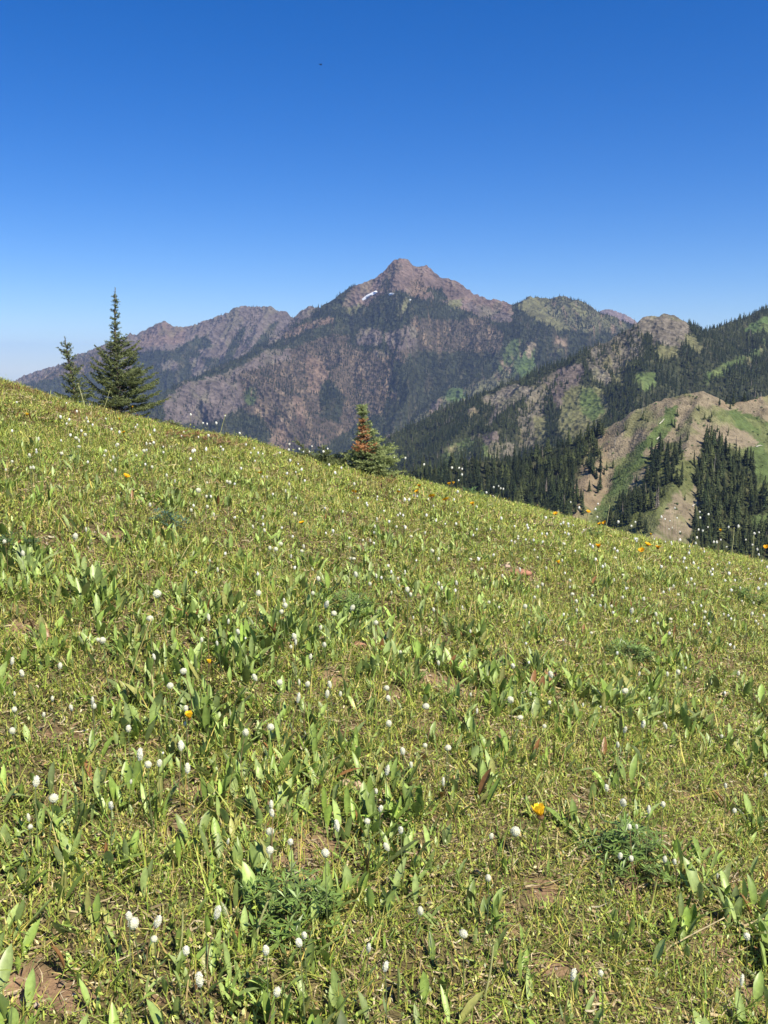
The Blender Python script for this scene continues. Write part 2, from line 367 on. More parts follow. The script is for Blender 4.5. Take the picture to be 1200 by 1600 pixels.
SPUR = paint('tan', [
    ('forest', [(500, 900), (500, 700), (640, 715), (700, 705), (800, 700), (890, 690), (925, 668), (940, 672), (925, 700), (905, 740), (892, 800), (880, 900)]),
    ('tantree', [(925, 690), (950, 672), (952, 700), (945, 730), (950, 770), (935, 810), (890, 815), (895, 760), (910, 720)]),
    ('green', [(1040, 636), (1058, 632), (1054, 660), (1036, 688), (1016, 712), (1000, 740), (985, 765), (972, 800), (940, 850), (905, 850), (925, 800), (950, 765), (960, 730), (975, 712), (1004, 690), (1030, 658)]),
    ('greentree', [(990, 745), (1012, 710), (1030, 690), (1060, 690), (1072, 720), (1090, 715), (1088, 745), (1050, 775), (1020, 830), (975, 850), (965, 810)]),
    ('tan', [(1002, 705), (1030, 692), (1028, 700), (1010, 716)]), ('tan', [(980, 770), (990, 742), (1012, 725), (1015, 745), (1000, 760)]),
    ('half', [(1024, 702), (1046, 698), (1050, 712), (1056, 740), (1064, 758), (1050, 752), (1034, 735)]), ('half', [(1012, 714), (1024, 710), (1026, 738), (1016, 742)]),
    ('half', [(955, 800), (975, 778), (1000, 776), (1015, 768), (1038, 748), (1044, 748), (1036, 775), (1026, 800), (1000, 808), (970, 830), (945, 830)]),
    ('tan', [(1020, 850), (1040, 800), (1075, 770), (1092, 752), (1092, 790), (1075, 850)]), ('greentree', [(1060, 760), (1078, 742), (1092, 740), (1080, 765), (1066, 775)]),
    ('green', [(1105, 642), (1150, 638), (1200, 650), (1280, 650), (1280, 900), (1180, 900), (1180, 765), (1165, 735), (1150, 705), (1185, 690), (1160, 670), (1125, 655)]),
    ('tan', [(1120, 672), (1150, 665), (1175, 685), (1160, 700), (1130, 690)]), ('tan', [(1150, 640), (1175, 622), (1280, 610), (1280, 660), (1195, 658), (1175, 645)]),
    ('clump', [(1095, 695), (1108, 680), (1130, 700), (1150, 700), (1165, 725), (1176, 715), (1180, 765), (1200, 775), (1260, 770), (1260, 910), (1060, 910), (1072, 850), (1092, 790), (1085, 745)]),
    ('green', [(1168, 805), (1205, 800), (1205, 820), (1180, 830)]),
    ('tantree', [(1115, 630), (1145, 620), (1200, 612), (1200, 622), (1150, 632), (1120, 640)])])

# ------------------------------------------------------------------ mountain ranges as height fields grown from ridge lines
def make_range(name, xr, yr, step, ridges, A, warp, mat, gully, gamp, rough, jag, foot=None, bare=(.20, .15, .105), green=.22):
    xs = np.arange(xr[0], xr[1], step); ys = np.arange(yr[0], yr[1], step)
    X, Y = np.meshgrid(xs, ys); Z = np.full(X.shape, -1e9)
    wx = X + rough[0] * 1.2 * fbm(X / rough[1], Y / rough[1], 61, 3); wy = Y + rough[0] * 1.2 * fbm(X / rough[1], Y / rough[1], 67, 3)
    for ri, (pts, slope) in enumerate(ridges):
        W = np.array([at_depth(p[0], p[1], p[2]) for p in pts]); best = np.full(X.shape, 1e18); zz = np.zeros(X.shape); tt = np.zeros(X.shape); acc = 0
        for a, b in zip(W[:-1], W[1:]):
            ab = (b - a)[:2]; L2 = ab @ ab; L1 = math.sqrt(L2)
            t = np.clip(((wx - a[0]) * ab[0] + (wy - a[1]) * ab[1]) / L2, 0, 1)
            d2 = (wx - a[0] - t * ab[0]) ** 2 + (wy - a[1] - t * ab[1]) ** 2
            m = d2 < best; best = np.where(m, d2, best); zz = np.where(m, a[2] + t * (b[2] - a[2]), zz); tt = np.where(m, acc + t * L1, tt); acc += L1
        d = np.sqrt(best)
        g = ridged(tt / gully + d / (gully * 5), d / (gully * 6), 71 + ri, 4)
        z = zz - slope * d + gamp * g * np.minimum(d / (gully * 1.2), 1.6) + jag * ridged(tt / 26, tt * 0 + ri, 81, 3) * np.exp(-d / 30)
        k = rough[0] * .16
        hi = np.maximum(Z, z); Z = np.where(Z < -1e8, z, hi + k * np.log1p(np.exp(-np.abs(Z - z) / k)) * .7)
    Z = Z + rough[0] * fbm(X / rough[1], Y / rough[1], 91, 5) * .6 + rough[0] * .25 * ridged(X / (rough[1] * .25), Y / (rough[1] * .25), 95, 4)
    P = np.stack([X, Y, Z], -1)
    cov = lookup(A, P, warp)
    alt = _alb[lookup(A, P + np.stack([step * 9 * fbm(X / (step * 4), Y / (step * 4), 111, 3), step * 9 * fbm(X / (step * 4), Y / (step * 4), 117, 3), 0 * X], -1), (warp[0] * 1.7, warp[1], warp[2]))]
    mixa = sstep(-.05, .25, fbm(X / (step * 7), Y / (step * 11), 121, 4))[..., None]; grit = sstep(.12, .32, fbm(X / (step * 2.5), Y / (step * 2.5), 127, 3))[..., None]
    c = (_alb[cov] * (1 - .35 * mixa) + alt * .35 * mixa); woody = (_den[cov] > .45)[..., None]
    streak = sstep(.10, .34, fbm(X / (step * 5), Y / (step * 17), 151, 4))[..., None] * woody; streak = streak * np.where(_den[cov] > .95, .22, 1)[..., None]; c = c * (1 - streak) + np.array(bare) * .92 * streak
    veg = sstep(.02, .30, fbm(X / (step * 14), Y / (step * 20), 157, 4))[..., None] * (1 - woody) * green; c = c * (1 - veg) + np.array([.155, .165, .070]) * veg; c = c * (1 - .30 * grit) * (1 + .22 * fbm(X / (step * 18), Y / (step * 18), 97, 3))[..., None]
    # a little of the neighbouring covers bleeds in, in streaks down the slope
    ny, nx = X.shape; i = np.arange(ny - 1)[:, None] * nx; j = np.arange(nx - 1)[None, :]
    Q = np.stack([i + j, i + j + 1, i + nx + j + 1, i + nx + j], -1).reshape(-1, 4)
    keep = (Z.ravel()[Q].max(1) > (foot if foot is not None else -645)); Q = Q[keep]
    used = np.unique(Q); rm = np.full(nx * ny, -1); rm[used] = np.arange(len(used))
    o = link(name, mesh_np(name, P.reshape(-1, 3)[used], rm[Q], c.reshape(-1, 3)[used], True, [mat])); tag(o, kind='structure')
    return X, Y, Z

def sampler(X, Y, Z):
    x0, y0, st = X[0, 0], Y[0, 0], X[0, 1] - X[0, 0]; ny, nx = X.shape
    def f(x, y):
        u = np.clip((x - x0) / st, 0, nx - 1.001); v = np.clip((y - y0) / st, 0, ny - 1.001); i = v.astype(int); j = u.astype(int); a = u - j; b = v - i
        return (Z[i, j] * (1 - a) + Z[i, j + 1] * a) * (1 - b) + (Z[i + 1, j] * (1 - a) + Z[i + 1, j + 1] * a) * b
    return f

MR = [([(418, 541, 3560), (445, 514, 3570), (470, 490, 3560), (485, 481, 3550), (500, 484, 3540), (553, 471, 3500), (572, 452, 3500), (600, 426, 3500), (618, 411, 3500), (627, 405, 3500), (632, 406, 3500), (640, 411, 3500), (650, 420, 3500), (668, 417, 3500), (690, 432, 3490), (705, 443, 3480), (722, 453, 3470), (742, 463, 3450), (775, 473, 3420), (800, 478, 3380)], .78),
      ([(800, 478, 3380), (830, 465, 3330), (848, 468, 3310), (880, 465, 3280), (910, 474, 3250), (950, 500, 3200), (975, 518, 3150), (1010, 540, 3100), (1080, 570, 3000)], .66),
      ([(553, 471, 3500), (520, 490, 3400), (480, 524, 3280), (445, 543, 3180), (413, 547, 3100), (387, 566, 3020), (340, 585, 2950), (283, 599, 2880), (240, 622, 2820), (200, 650, 2760)], .70),
      ([(628, 412, 3480), (625, 470, 3330), (618, 520, 3180), (600, 580, 3020), (590, 640, 2880), (585, 700, 2740)], .62),
      ([(705, 443, 3480), (712, 500, 3300), (730, 560, 3120), (715, 620, 2940), (690, 680, 2780)], .60),
      ([(800, 480, 3370), (800, 530, 3200), (770, 590, 3020), (745, 640, 2850)], .60),
      ([(520, 490, 3400), (530, 540, 3200), (520, 600, 3000), (500, 660, 2850), (490, 720, 2700)], .62),
      ([(413, 547, 3100), (430, 610, 2950), (420, 670, 2800), (400, 720, 2680)], .62),
      ([(880, 465, 3280), (870, 520, 3120), (850, 570, 2980), (830, 620, 2850)], .60)]
M_main = terrain_mat('mountain_cover', .015, .07, .9, 13, .36)
gm = make_range('mountain', (-1500, 1500), (2450, 4100), 4.2, MR, MAIN, (5.5, 9, 14.0), M_main, 105, 40, (30, 150), 5, -560)
BR = [([(-60, 618, 4900), (10, 601, 4800), (35, 590, 4750), (60, 583, 4700), (100, 570, 4620), (130, 555, 4580), (165, 541, 4540), (200, 528, 4500), (206, 522, 4500), (212, 527, 4500), (240, 510, 4480), (255, 504, 4480), (272, 512, 4460), (292, 514, 4450), (320, 504, 4420), (350, 494, 4400), (372, 484, 4400), (385, 480, 4400), (402, 483, 4380), (418, 480, 4370), (430, 490, 4350), (442, 492, 4340), (450, 500, 4330), (500, 510, 4300)], .80),
      ([(418, 481, 4370), (405, 520, 4150), (375, 560, 3950), (340, 600, 3750)], .75), ([(255, 504, 4480), (262, 545, 4250), (290, 590, 4000), (310, 630, 3800)], .70),
      ([(165, 541, 4540), (190, 580, 4300), (200, 620, 4100)], .65), ([(320, 504, 4420), (328, 545, 4200), (335, 580, 4000)], .7)]
M_back = terrain_mat('back_range_cover', .012, .05, .9, 17, .30)
gb = make_range('back_range', (-2300, 300), (3600, 5400), 6.0, BR, BACK, (5, 10, 20.0), M_back, 105, 40, (26, 150), 11, -560)
FR = [([(880, 540, 6600), (920, 505, 6500), (938, 487, 6500), (948, 483, 6500), (962, 486, 6480), (975, 491, 6450), (990, 500, 6420), (1010, 520, 6400), (1060, 560, 6350)], .9)]
gf = make_range('distant_peak', (900, 2500), (5900, 7200), 12.0, FR, paint('rockred', []), (5, 10, 20.0), terrain_mat('distant_peak_rock', .008, .04, .9, 14, .3), 110, 34, (18, 160), 7, -560)
ZR = [([(560, 712, 1500), (590, 694, 1500), (640, 668, 1500), (700, 645, 1500), (760, 616, 1490), (800, 600, 1480), (840, 590, 1470), (865, 574, 1440), (905, 566, 1420), (920, 546, 1410), (960, 528, 1400), (985, 515, 1400), (1005, 506, 1400), (1022, 499, 1400), (1040, 496, 1395), (1055, 499, 1400), (1066, 516, 1420), (1080, 524, 1460), (1110, 520, 1500), (1150, 507, 1560), (1180, 492, 1600), (1210, 480, 1620), (1300, 455, 1650)], .62),
      ([(865, 574, 1440), (845, 610, 1360), (815, 640, 1300), (780, 672, 1240), (762, 700, 1190), (740, 745, 1130)], .66),
      ([(1040, 497, 1395), (1030, 545, 1300), (1010, 590, 1200), (985, 640, 1100), (960, 690, 1000)], .62),
      ([(960, 528, 1400), (945, 570, 1330), (955, 610, 1250)], .62),
      ([(1190, 490, 1600), (1185, 540, 1430), (1170, 590, 1280), (1150, 640, 1150)], .60),
      ([(1300, 500, 1500), (1290, 560, 1300), (1270, 620, 1100)], .6),
      ([(640, 668, 1500), (650, 700, 1400), (640, 740, 1300)], .58), ([(760, 616, 1490), (730, 660, 1380), (700, 710, 1280)], .58)]
M_mid = terrain_mat('mid_ridge_cover', .035, .16, .9, 4.5, .36)
gz = make_range('mid_ridge', (-350, 900), (820, 1900), 2.6, ZR, MID, (5.5, 9, 8.0), M_mid, 50, 13, (11, 60), 5.0, -420, (.18, .165, .09), .4)
SR = [([(480, 760, 640), (640, 738, 620), (700, 730, 610), (800, 722, 600), (870, 712, 590), (905, 700, 580), (940, 680, 575), (965, 664, 570), (1000, 641, 560), (1030, 628, 556), (1060, 619, 552), (1092, 614, 550), (1115, 622, 552), (1140, 634, 556), (1170, 626, 560), (1200, 620, 565), (1300, 600, 580)], .66),
      ([(1092, 614, 550), (1085, 660, 520), (1070, 700, 492), (1050, 750, 462), (1030, 810, 430), (1015, 880, 395)], .60),
      ([(965, 664, 570), (940, 710, 535), (915, 760, 500), (890, 820, 460)], .58),
      ([(1190, 622, 562), (1200, 690, 520), (1195, 760, 475), (1185, 840, 430)], .58),
      ([(700, 730, 610), (690, 770, 570), (680, 820, 520)], .55), ([(820, 720, 600), (810, 765, 550), (800, 820, 500)], .55)]
M_spur = terrain_mat('spur_cover', .12, .9, .9, .55, .24)
gs = make_range('scree_spur', (-140, 420), (300, 720), 1.1, SR, SPUR, (5, 12, 2.6), M_spur, 24, 5.0, (4.0, 26), 1.2, -330, (.21, .19, .10), .70)

# ------------------------------------------------------------------ far conifers
def conifer_proto(tiers, n, seed, slim=.22, trunk=True):
    """unit-height conifer of ragged skirts; returns verts, tris, shade per vertex"""
    r = np.random.default_rng(seed); V = []; T = []; C = []
    for k in range(tiers):
        f = k / tiers; zt = 1 - f * .86 if k else 1.0; zb = 1 - (f + 1.35 / tiers) * .88
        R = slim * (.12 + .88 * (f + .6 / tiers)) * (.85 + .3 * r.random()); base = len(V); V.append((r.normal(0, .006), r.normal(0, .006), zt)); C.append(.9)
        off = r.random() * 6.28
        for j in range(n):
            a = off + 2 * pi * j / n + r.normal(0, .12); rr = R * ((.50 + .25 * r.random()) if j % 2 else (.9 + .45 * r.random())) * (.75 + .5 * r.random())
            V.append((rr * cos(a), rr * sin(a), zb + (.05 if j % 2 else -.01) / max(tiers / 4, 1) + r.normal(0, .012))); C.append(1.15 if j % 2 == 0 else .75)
        for j in range(n): T.append((base, base + 1 + j, base + 1 + (j + 1) % n))
    if trunk:
        b = len(V)
        for j in range(3): V.append((.014 * cos(j * 2.1), .014 * sin(j * 2.1), -.04)); C.append(.8)
        V.append((0, 0, .9)); C.append(.8)
        for j in range(3): T.append((b + j, b + (j + 1) % 3, b + 3))
    return np.array(V), np.array(T), np.array(C)

def plant_positions(G, A, warp, spacing, seed, clump=(35, 120), hole=1.0, frame=(-90, 1290)):
    X, Y, Z = G; f = sampler(X, Y, Z); r = np.random.default_rng(seed)
    xs = np.arange(X[0, 0] + 5, X[0, -1] - 5, spacing); ys = np.arange(Y[0, 0] + 5, Y[-1, 0] - 5, spacing)
    x, y = np.meshgrid(xs, ys); x = (x + r.uniform(-.6, .6, x.shape) * spacing).ravel(); y = (y + r.uniform(-.6, .6, y.shape) * spacing).ravel()
    z = f(x, y); e = spacing
    zx = (f(x + e, y) - f(x - e, y)) / (2 * e); zy = (f(x, y + e) - f(x, y - e)) / (2 * e)
    P = np.stack([x, y, z], -1); px, py = project(P)
    facing = (x * (-zx) + y * (-zy) + z) < 0.12 * np.hypot(x, y)     # slopes turned to the viewer, and the crests
    d = _den[lookup(A, P, warp)]
    n = fbm(x / clump[0], y / clump[1], 101 + seed, 3) * 1.3 + .55 * fbm(x / (clump[0] * 3.2), y / (clump[1] * 2.5), 131 + seed, 2) + .5
    n2 = r.random(len(x))
    keep = facing & (px > frame[0]) & (px < frame[1]) & (py < 960) & ((d > .95) & (n2 < .90) | (n < d * 1.15 * hole) & (n2 < .25 + d)) & (d > .001)
    return P[keep], d[keep]

def forest(name, P, h, protos, seed, mat, slimvar=.2, dark=1.0, thin=None):
    r = np.random.default_rng(seed); N = len(P); which = r.integers(0, len(protos), N); Vs = []; Ts = []; Cs = []; off = 0
    hn = h * (1 + .45 * fbm(P[:, 0] / (h * 5), P[:, 1] / (h * 5), seed, 2)) * np.where(r.random(N) < .35, r.uniform(.25, .6, N), r.uniform(.6, 1.25, N)) * (1 if thin is None else np.where(thin < .3, .5, np.where(thin < .95, .78, 1)))
    base = np.array([.022, .033, .016]) * dark; alt = np.array([.075, .086, .032]) * dark
    mixf = np.clip(.3 + .8 * fbm(P[:, 0] / (h * 9), P[:, 1] / (h * 9), seed + 3, 3) + r.normal(0, .18, N), 0, 1)[:, None]
    tint = base * (1 - mixf) + alt * mixf
    dead = r.random(N) < .025; tint[dead] = (.20, .17, .14)
    for k, (pv, pt, pc) in enumerate(protos):
        m = which == k; n = m.sum()
        if not n: continue
        a = r.uniform(0, 2 * pi, n); s = hn[m]; wv = r.uniform(1 - slimvar, 1 + slimvar, n) * np.where(dead[m], .45, 1)
        ca, sa = np.cos(a) * wv, np.sin(a) * wv
        x = (pv[None, :, 0] * ca[:, None] - pv[None, :, 1] * sa[:, None]) * s[:, None] + P[m][:, 0:1]
        y = (pv[None, :, 0] * sa[:, None] + pv[None, :, 1] * ca[:, None]) * s[:, None] + P[m][:, 1:2]
        z = pv[None, :, 2] * s[:, None] + P[m][:, 2:3] - .02 * s[:, None]
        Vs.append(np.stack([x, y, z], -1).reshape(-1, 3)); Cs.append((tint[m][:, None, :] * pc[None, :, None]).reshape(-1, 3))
        Ts.append((pt[None] + (np.arange(n) * len(pv))[:, None, None] + off).reshape(-1, 3)); off += n * len(pv)
    o = link(name, mesh_np(name, np.concatenate(Vs), np.concatenate(Ts), np.concatenate(Cs), False, [mat]))
    return o
pr_far = [conifer_proto(2, 5, s, .24, False) for s in range(4)]
pr_mid = [conifer_proto(4, 8, 20 + s, .21) for s in range(5)]
pr_near = [conifer_proto((10, 8, 12, 9, 11)[s % 5], (12, 10, 14)[s % 3], 40 + s, (.15, .21, .26, .18, .23, .13, .2)[s % 7]) for s in range(12)]
P, D = plant_positions(gb, BACK, (5, 10, 20.0), 10.0, 3, (60, 180)); print('back', len(P))
tag(forest('forest', P, 13, pr_far, 5, M_conifer, thin=D, dark=.6), 'dark conifer forest in the hollows of the grey range behind, left', 'forest', kind='stuff')
P, D = plant_positions(gm, MAIN, (5.5, 9, 14.0), 6.6, 4, (20, 90)); print('main', len(P))
tag(forest('forest', P, 12.0, pr_far, 6, M_conifer, thin=D, dark=.6), 'dense conifer forest covering the flanks of the pointed mountain', 'forest', kind='stuff')
P, D = plant_positions(gz, MID, (5.5, 9, 8.0), 4.6, 5, (12, 36)); print('mid', len(P))
tag(forest('forest', P, 10.0, pr_mid, 7, M_conifer, thin=D), 'conifer forest on the middle ridge with the square rocky knob', 'forest', kind='stuff')

# the spur: the nearest 290 conifers are objects of their own, the rest one mass
P, D = plant_positions(gs, SPUR, (5, 12, 2.6), 3.3, 6, (7, 14)); px, py = project(P)
fs = sampler(*gs)
vis = (px > -40) & (px < 1240)
P = P[vis]; px = px[vis]; py = py[vis]
hts = 8.8 * (1 + .3 * fbm(P[:, 0] / 14, P[:, 1] / 14, 9, 2)) * np.random.default_rng(9).uniform(.55, 1.2, len(P))
hts[(px > 1085) & (py > 690)] *= 1.02; hts[(px > 930) & (px < 1070)] *= .68
dist = np.linalg.norm(P, axis=1)
# keep those not hidden behind the meadow's brow
brow = np.interp(px, [0, 600, 1200], [596, 743, 868]); over = (py - hts / dist * FPX) < brow - 2
P, px, py, hts, dist = P[over], px[over], py[over], hts[over], dist[over]
single_spots = [(965, 681), (977, 672), (1004, 655), (1009, 657), (1092, 642), (1101, 655), (1108, 657), (1110, 660), (1080, 633), (1121, 675), (1108, 675), (1137, 681), (1141, 639), (1124, 634),
                (1168, 708), (1173, 708), (994, 754), (958, 731), (967, 744), (1058, 650), (1054, 668), (1060, 672), (1074, 688), (1070, 782), (1138, 676), (1112, 652), (1050, 664), (948, 735), (1012, 660), (952, 812)]
ex = []
for (a, b) in single_spots:
    v = pix_dir(a, b); T = np.linspace(380, 640, 700); Q = v[None] * (T / v[1])[:, None]; g = Q[:, 2] - fs(Q[:, 0], Q[:, 1]); k = np.argmax(g < 0)
    if g[k] < 0: ex.append((Q[k], 3.0 + 3.2 * random.random()))
near_order = np.argsort(-(hts / dist)); n_ind = 290 - len(ex)
ind, rest = near_order[:n_ind], near_order[n_ind:]
pr_near_me = [mesh_np('conifer', v, t, None, False, [M_con_obj]) for v, t, c in pr_near]
def lone(Pt, h, label, group, r):
    o = link('conifer', pr_near_me[int(r.integers(0, len(pr_near_me)))], loc=(Pt[0], Pt[1], Pt[2] - .03 * h))
    s = r.uniform(.85, 1.2); o.scale = (h * s, h * s, h); o.rotation_euler = (r.normal(0, .035), r.normal(0, .035), r.uniform(0, 6.28)); tag(o, label, 'conifer', group)
r9 = np.random.default_rng(77)
for i in ind:
    if px[i] > 1080 and py[i] > 690: lone(P[i], hts[i], 'tall dark conifer packed into the dense grove on the scree spur, right', 'conifers of the dense grove', r9)
    elif px[i] > 930: lone(P[i], hts[i], 'dark conifer in a clump below the green strip of the tan spur', 'conifers in clumps on the spur', r9)
    else: lone(P[i], hts[i], 'dark conifer on the forested left end of the scree spur', 'conifers on the left of the spur', r9)
for p, h in ex: lone(p, h, 'small lone conifer standing apart on the open tan and green slope', 'lone conifers on the open spur slope', r9)
def snag(a, b, h, label):
    v = pix_dir(a, b); T = np.linspace(380, 640, 700); Q = v[None] * (T / v[1])[:, None]; k = np.argmax(Q[:, 2] - fs(Q[:, 0], Q[:, 1]) < 0); r = np.random.default_rng(a); bf = Buf()
    t = np.linspace(0, 1, 6); P_ = np.stack([.3 * t * r.normal(), .3 * t * r.normal(), h * t - .3], -1) if 0 else np.stack([.4 * t, -.2 * t, h * t - .3], -1); tube(bf, P_, .16 * (1 - t) + .03, (.36, .33, .29), 6)
    for q in range(9): z = h * r.uniform(.3, .95); an = r.uniform(0, 6.28); p = np.array([.4 * z / h, -.2 * z / h, z]); tube(bf, [p, p + np.array([cos(an), sin(an), .1]) * r.uniform(.5, 1.3)], [.05, .015], (.34, .31, .27), 4)
    tag(link('dead_tree', bf.mesh('dead_tree', [M_bark]), loc=tuple(Q[k])), label, 'dead tree')
snag(1003, 646, 6, 'grey snag on the crest left of the green strip'); snag(960, 700, 7, 'grey snag on the tan slope by the left forest'); snag(1115, 742, 11, 'grey snag sticking out of the dense grove'); snag(1188, 626, 5, 'short pale snag on the crest at the far right')
print('spur', len(P), 'mass', len(rest))
tag(forest('forest', P[rest], 8.5, pr_near[:3], 8, M_conifer), 'conifer wood behind the nearer trees of the scree spur', 'forest', kind='stuff')

def spur_scrub():
    r = np.random.default_rng(88); n = 2600; x = r.uniform(40, 330, n); y = r.uniform(390, 600, n); z = fs(x, y); P = np.stack([x, y, z], -1); px, py = project(P)
    k = (px > 900) & (px < 1260) & (fbm(x / 16, y / 16, 141, 3) + r.normal(0, .12, n) > .05); P = P[k]; V = []; T = []; C = []; o = 0
    for p in P:
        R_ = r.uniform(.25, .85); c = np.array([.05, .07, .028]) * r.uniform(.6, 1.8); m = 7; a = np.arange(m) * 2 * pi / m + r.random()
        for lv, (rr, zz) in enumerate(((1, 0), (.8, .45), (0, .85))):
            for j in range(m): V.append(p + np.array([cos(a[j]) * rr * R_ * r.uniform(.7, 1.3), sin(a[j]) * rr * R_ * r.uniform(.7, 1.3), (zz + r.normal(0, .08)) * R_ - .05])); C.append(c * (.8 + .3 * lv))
        for l in range(2):
            for j in range(m): q = o + l * m; T += [(q + j, q + (j + 1) % m, q + m + (j + 1) % m), (q + j, q + m + (j + 1) % m, q + m + j)]
        o += 3 * m
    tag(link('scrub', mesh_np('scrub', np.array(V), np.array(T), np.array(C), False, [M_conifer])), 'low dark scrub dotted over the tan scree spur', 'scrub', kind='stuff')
spur_scrub()
# snow patches on the peak's left shoulder
def snow(pts, depth_guess, label):
    f = sampler(*gm); n = len(pts); b = Buf(); c = np.mean(pts, 0); Vv = []
    for rr in (0, .55, 1.0):
        for (a, q) in ([tuple(c)] if rr == 0 else [tuple(c + (np.array(p) - c) * rr) for p in pts]):
            v = pix_dir(a, q); T = np.linspace(2600, 3700, 1500); Q = v[None] * (T / v[1])[:, None]; g = Q[:, 2] - f(Q[:, 0], Q[:, 1]); k = np.argmax(g < 0)
            if g[k] >= 0: k = np.argmin(np.abs(g))
            Vv.append((Q[k][0], Q[k][1] - (4 if rr < 1 else 0), f(Q[k][0], Q[k][1]) + (3.5 if rr < 1 else .5)))
    T3 = [(0, 1 + k, 1 + (k + 1) % n) for k in range(n)]; Q4 = [(1 + k, 1 + n + k, 1 + n + (k + 1) % n, 1 + (k + 1) % n) for k in range(n)]
    b.add(Vv, (.8, .82, .85), Q4, T3)
    m = leaf_mat('snow', .6, 0, .3, .1, .05)
    tag(link('snow_patch', b.mesh('snow_patch', [m])), label, 'snow')
snow([(565, 468), (572, 462), (580, 458), (588, 454), (590, 457), (582, 462), (573, 467), (567, 470)], 3450, 'long thin slanting snow patch on the left shoulder of the peak')
snow([(606, 460), (611, 459), (616, 459), (614, 461), (608, 462)], 3450, 'small rounded snow patch just below the summit rocks')
snow([(639, 469), (643, 469), (642, 470), (640, 471)], 3450, 'tiniest snow patch, under the reddish scree of the peak')

# ------------------------------------------------------------------ meadow: grass, broad leaves, small herbs, dry litter
def scatter(n, ylo, yhi, seed, margin=1.2, power=1.0):
    """n random points of the meadow the photograph looks over, evenly spread per square metre"""
    r = np.random.default_rng(seed); half = lambda y: .45 * y + margin
    y = r.uniform(ylo, yhi, int(n * 2.2)); k = r.random(len(y)) < half(y) / half(yhi); y = y[k][:n]
    x = r.uniform(-1, 1, len(y)) * half(y); return x, y
def area(ylo, yhi, margin=1.2): return .45 * (yhi ** 2 - ylo ** 2) + 2 * margin * (yhi - ylo)
def hsvjit(base, n, r, a=.22, b=.1):
    c = np.asarray(base)[None] * (1 + r.normal(0, a, (n, 1))); return np.clip(c * (1 + r.normal(0, b, (n, 3))), .004, .9)
def redness(x, y):
    """reddish low growth along the left brow and here and there"""
    px, py = project(np.stack([x, y, hill(x, y)], -1))
    return np.clip(np.exp(-((py - (600 + .24 * px)) / 45) ** 2) * (px < 620) * (.1 + 1.5 * pn(x / .5, y / .5, 201)), 0, 1)
GREENS = np.array([[.29, .36, .060], [.16, .25, .045], [.38, .41, .08], [.47, .41, .10], [.56, .46, .18]])

def blades(n, ylo, yhi, seed, L0, w0, segs, lean=.5, dry=.22, margin=1.2):
    r = np.random.default_rng(seed); x, y = scatter(n, ylo, yhi, seed, margin); br = bareness(x, y)
    tuft = .5 + .9 * pn(x / .11, y / .11, 211); k = r.random(len(x)) < (1 - .93 * br) * np.clip(.35 + tuft, .15, 1); x, y = x[k], y[k]; n = len(x)
    patch = fbm(x / .8, y / .8, 215, 3)
    L = L0 * r.uniform(.45, 1.3, n) * (1 + .45 * patch); wd = w0 * r.uniform(.6, 1.4, n)
    az = r.uniform(0, 2 * pi, n) ; ln = np.abs(r.normal(0, lean, n)); cv = np.abs(r.normal(.15, .25, n)); tw = az + pi / 2 + r.normal(0, .5, n)
    P0 = np.stack([x, y, hill(x, y) - .006], -1); V = np.zeros((n, 2 * segs + 1, 3)); d = np.stack([np.cos(az), np.sin(az), 0 * az], -1); wv = np.stack([np.cos(tw), np.sin(tw), 0 * tw], -1)
    for s in range(segs + 1):
        t = s / segs; c = P0 + d * (L * (ln * t + cv * t * t))[:, None]; c[:, 2] += L * (t - .45 * cv * t * t) / np.sqrt(1 + ln ** 2)
        if s < segs:
            hw = (wd * .5 * (1 - .75 * t * t))[:, None]; V[:, 2 * s] = c - wv * hw; V[:, 2 * s + 1] = c + wv * hw
        else: V[:, 2 * segs] = c
    m = 2 * segs + 1; o = (np.arange(n) * m)[:, None, None]
    q = np.array([[2 * s, 2 * s + 1, 2 * s + 3, 2 * s + 2] for s in range(segs - 1)]).reshape(-1, 4)
    Q = (q[None] + o).reshape(-1, 4) if len(q) else np.zeros((0, 4), int); T = (np.array([[2 * segs - 2, 2 * segs - 1, 2 * segs]])[None] + o).reshape(-1, 3)
    g = GREENS[r.choice(5, n, p=[.32, .20, .22, .26 - dry * .5, dry * .5])]; c = np.clip(g * (1 + r.normal(0, .18, (n, 1))) * (1 + r.normal(0, .06, (n, 3))) * (1 + .22 * patch[:, None]), .01, .8)
    rd = redness(x, y)[:, None] * (r.random((n, 1)) < .6); c = c * (1 - rd) + np.array([.22, .12, .06]) * rd
    C = np.repeat(c, m, 0); return V.reshape(-1, 3), Q, T, C

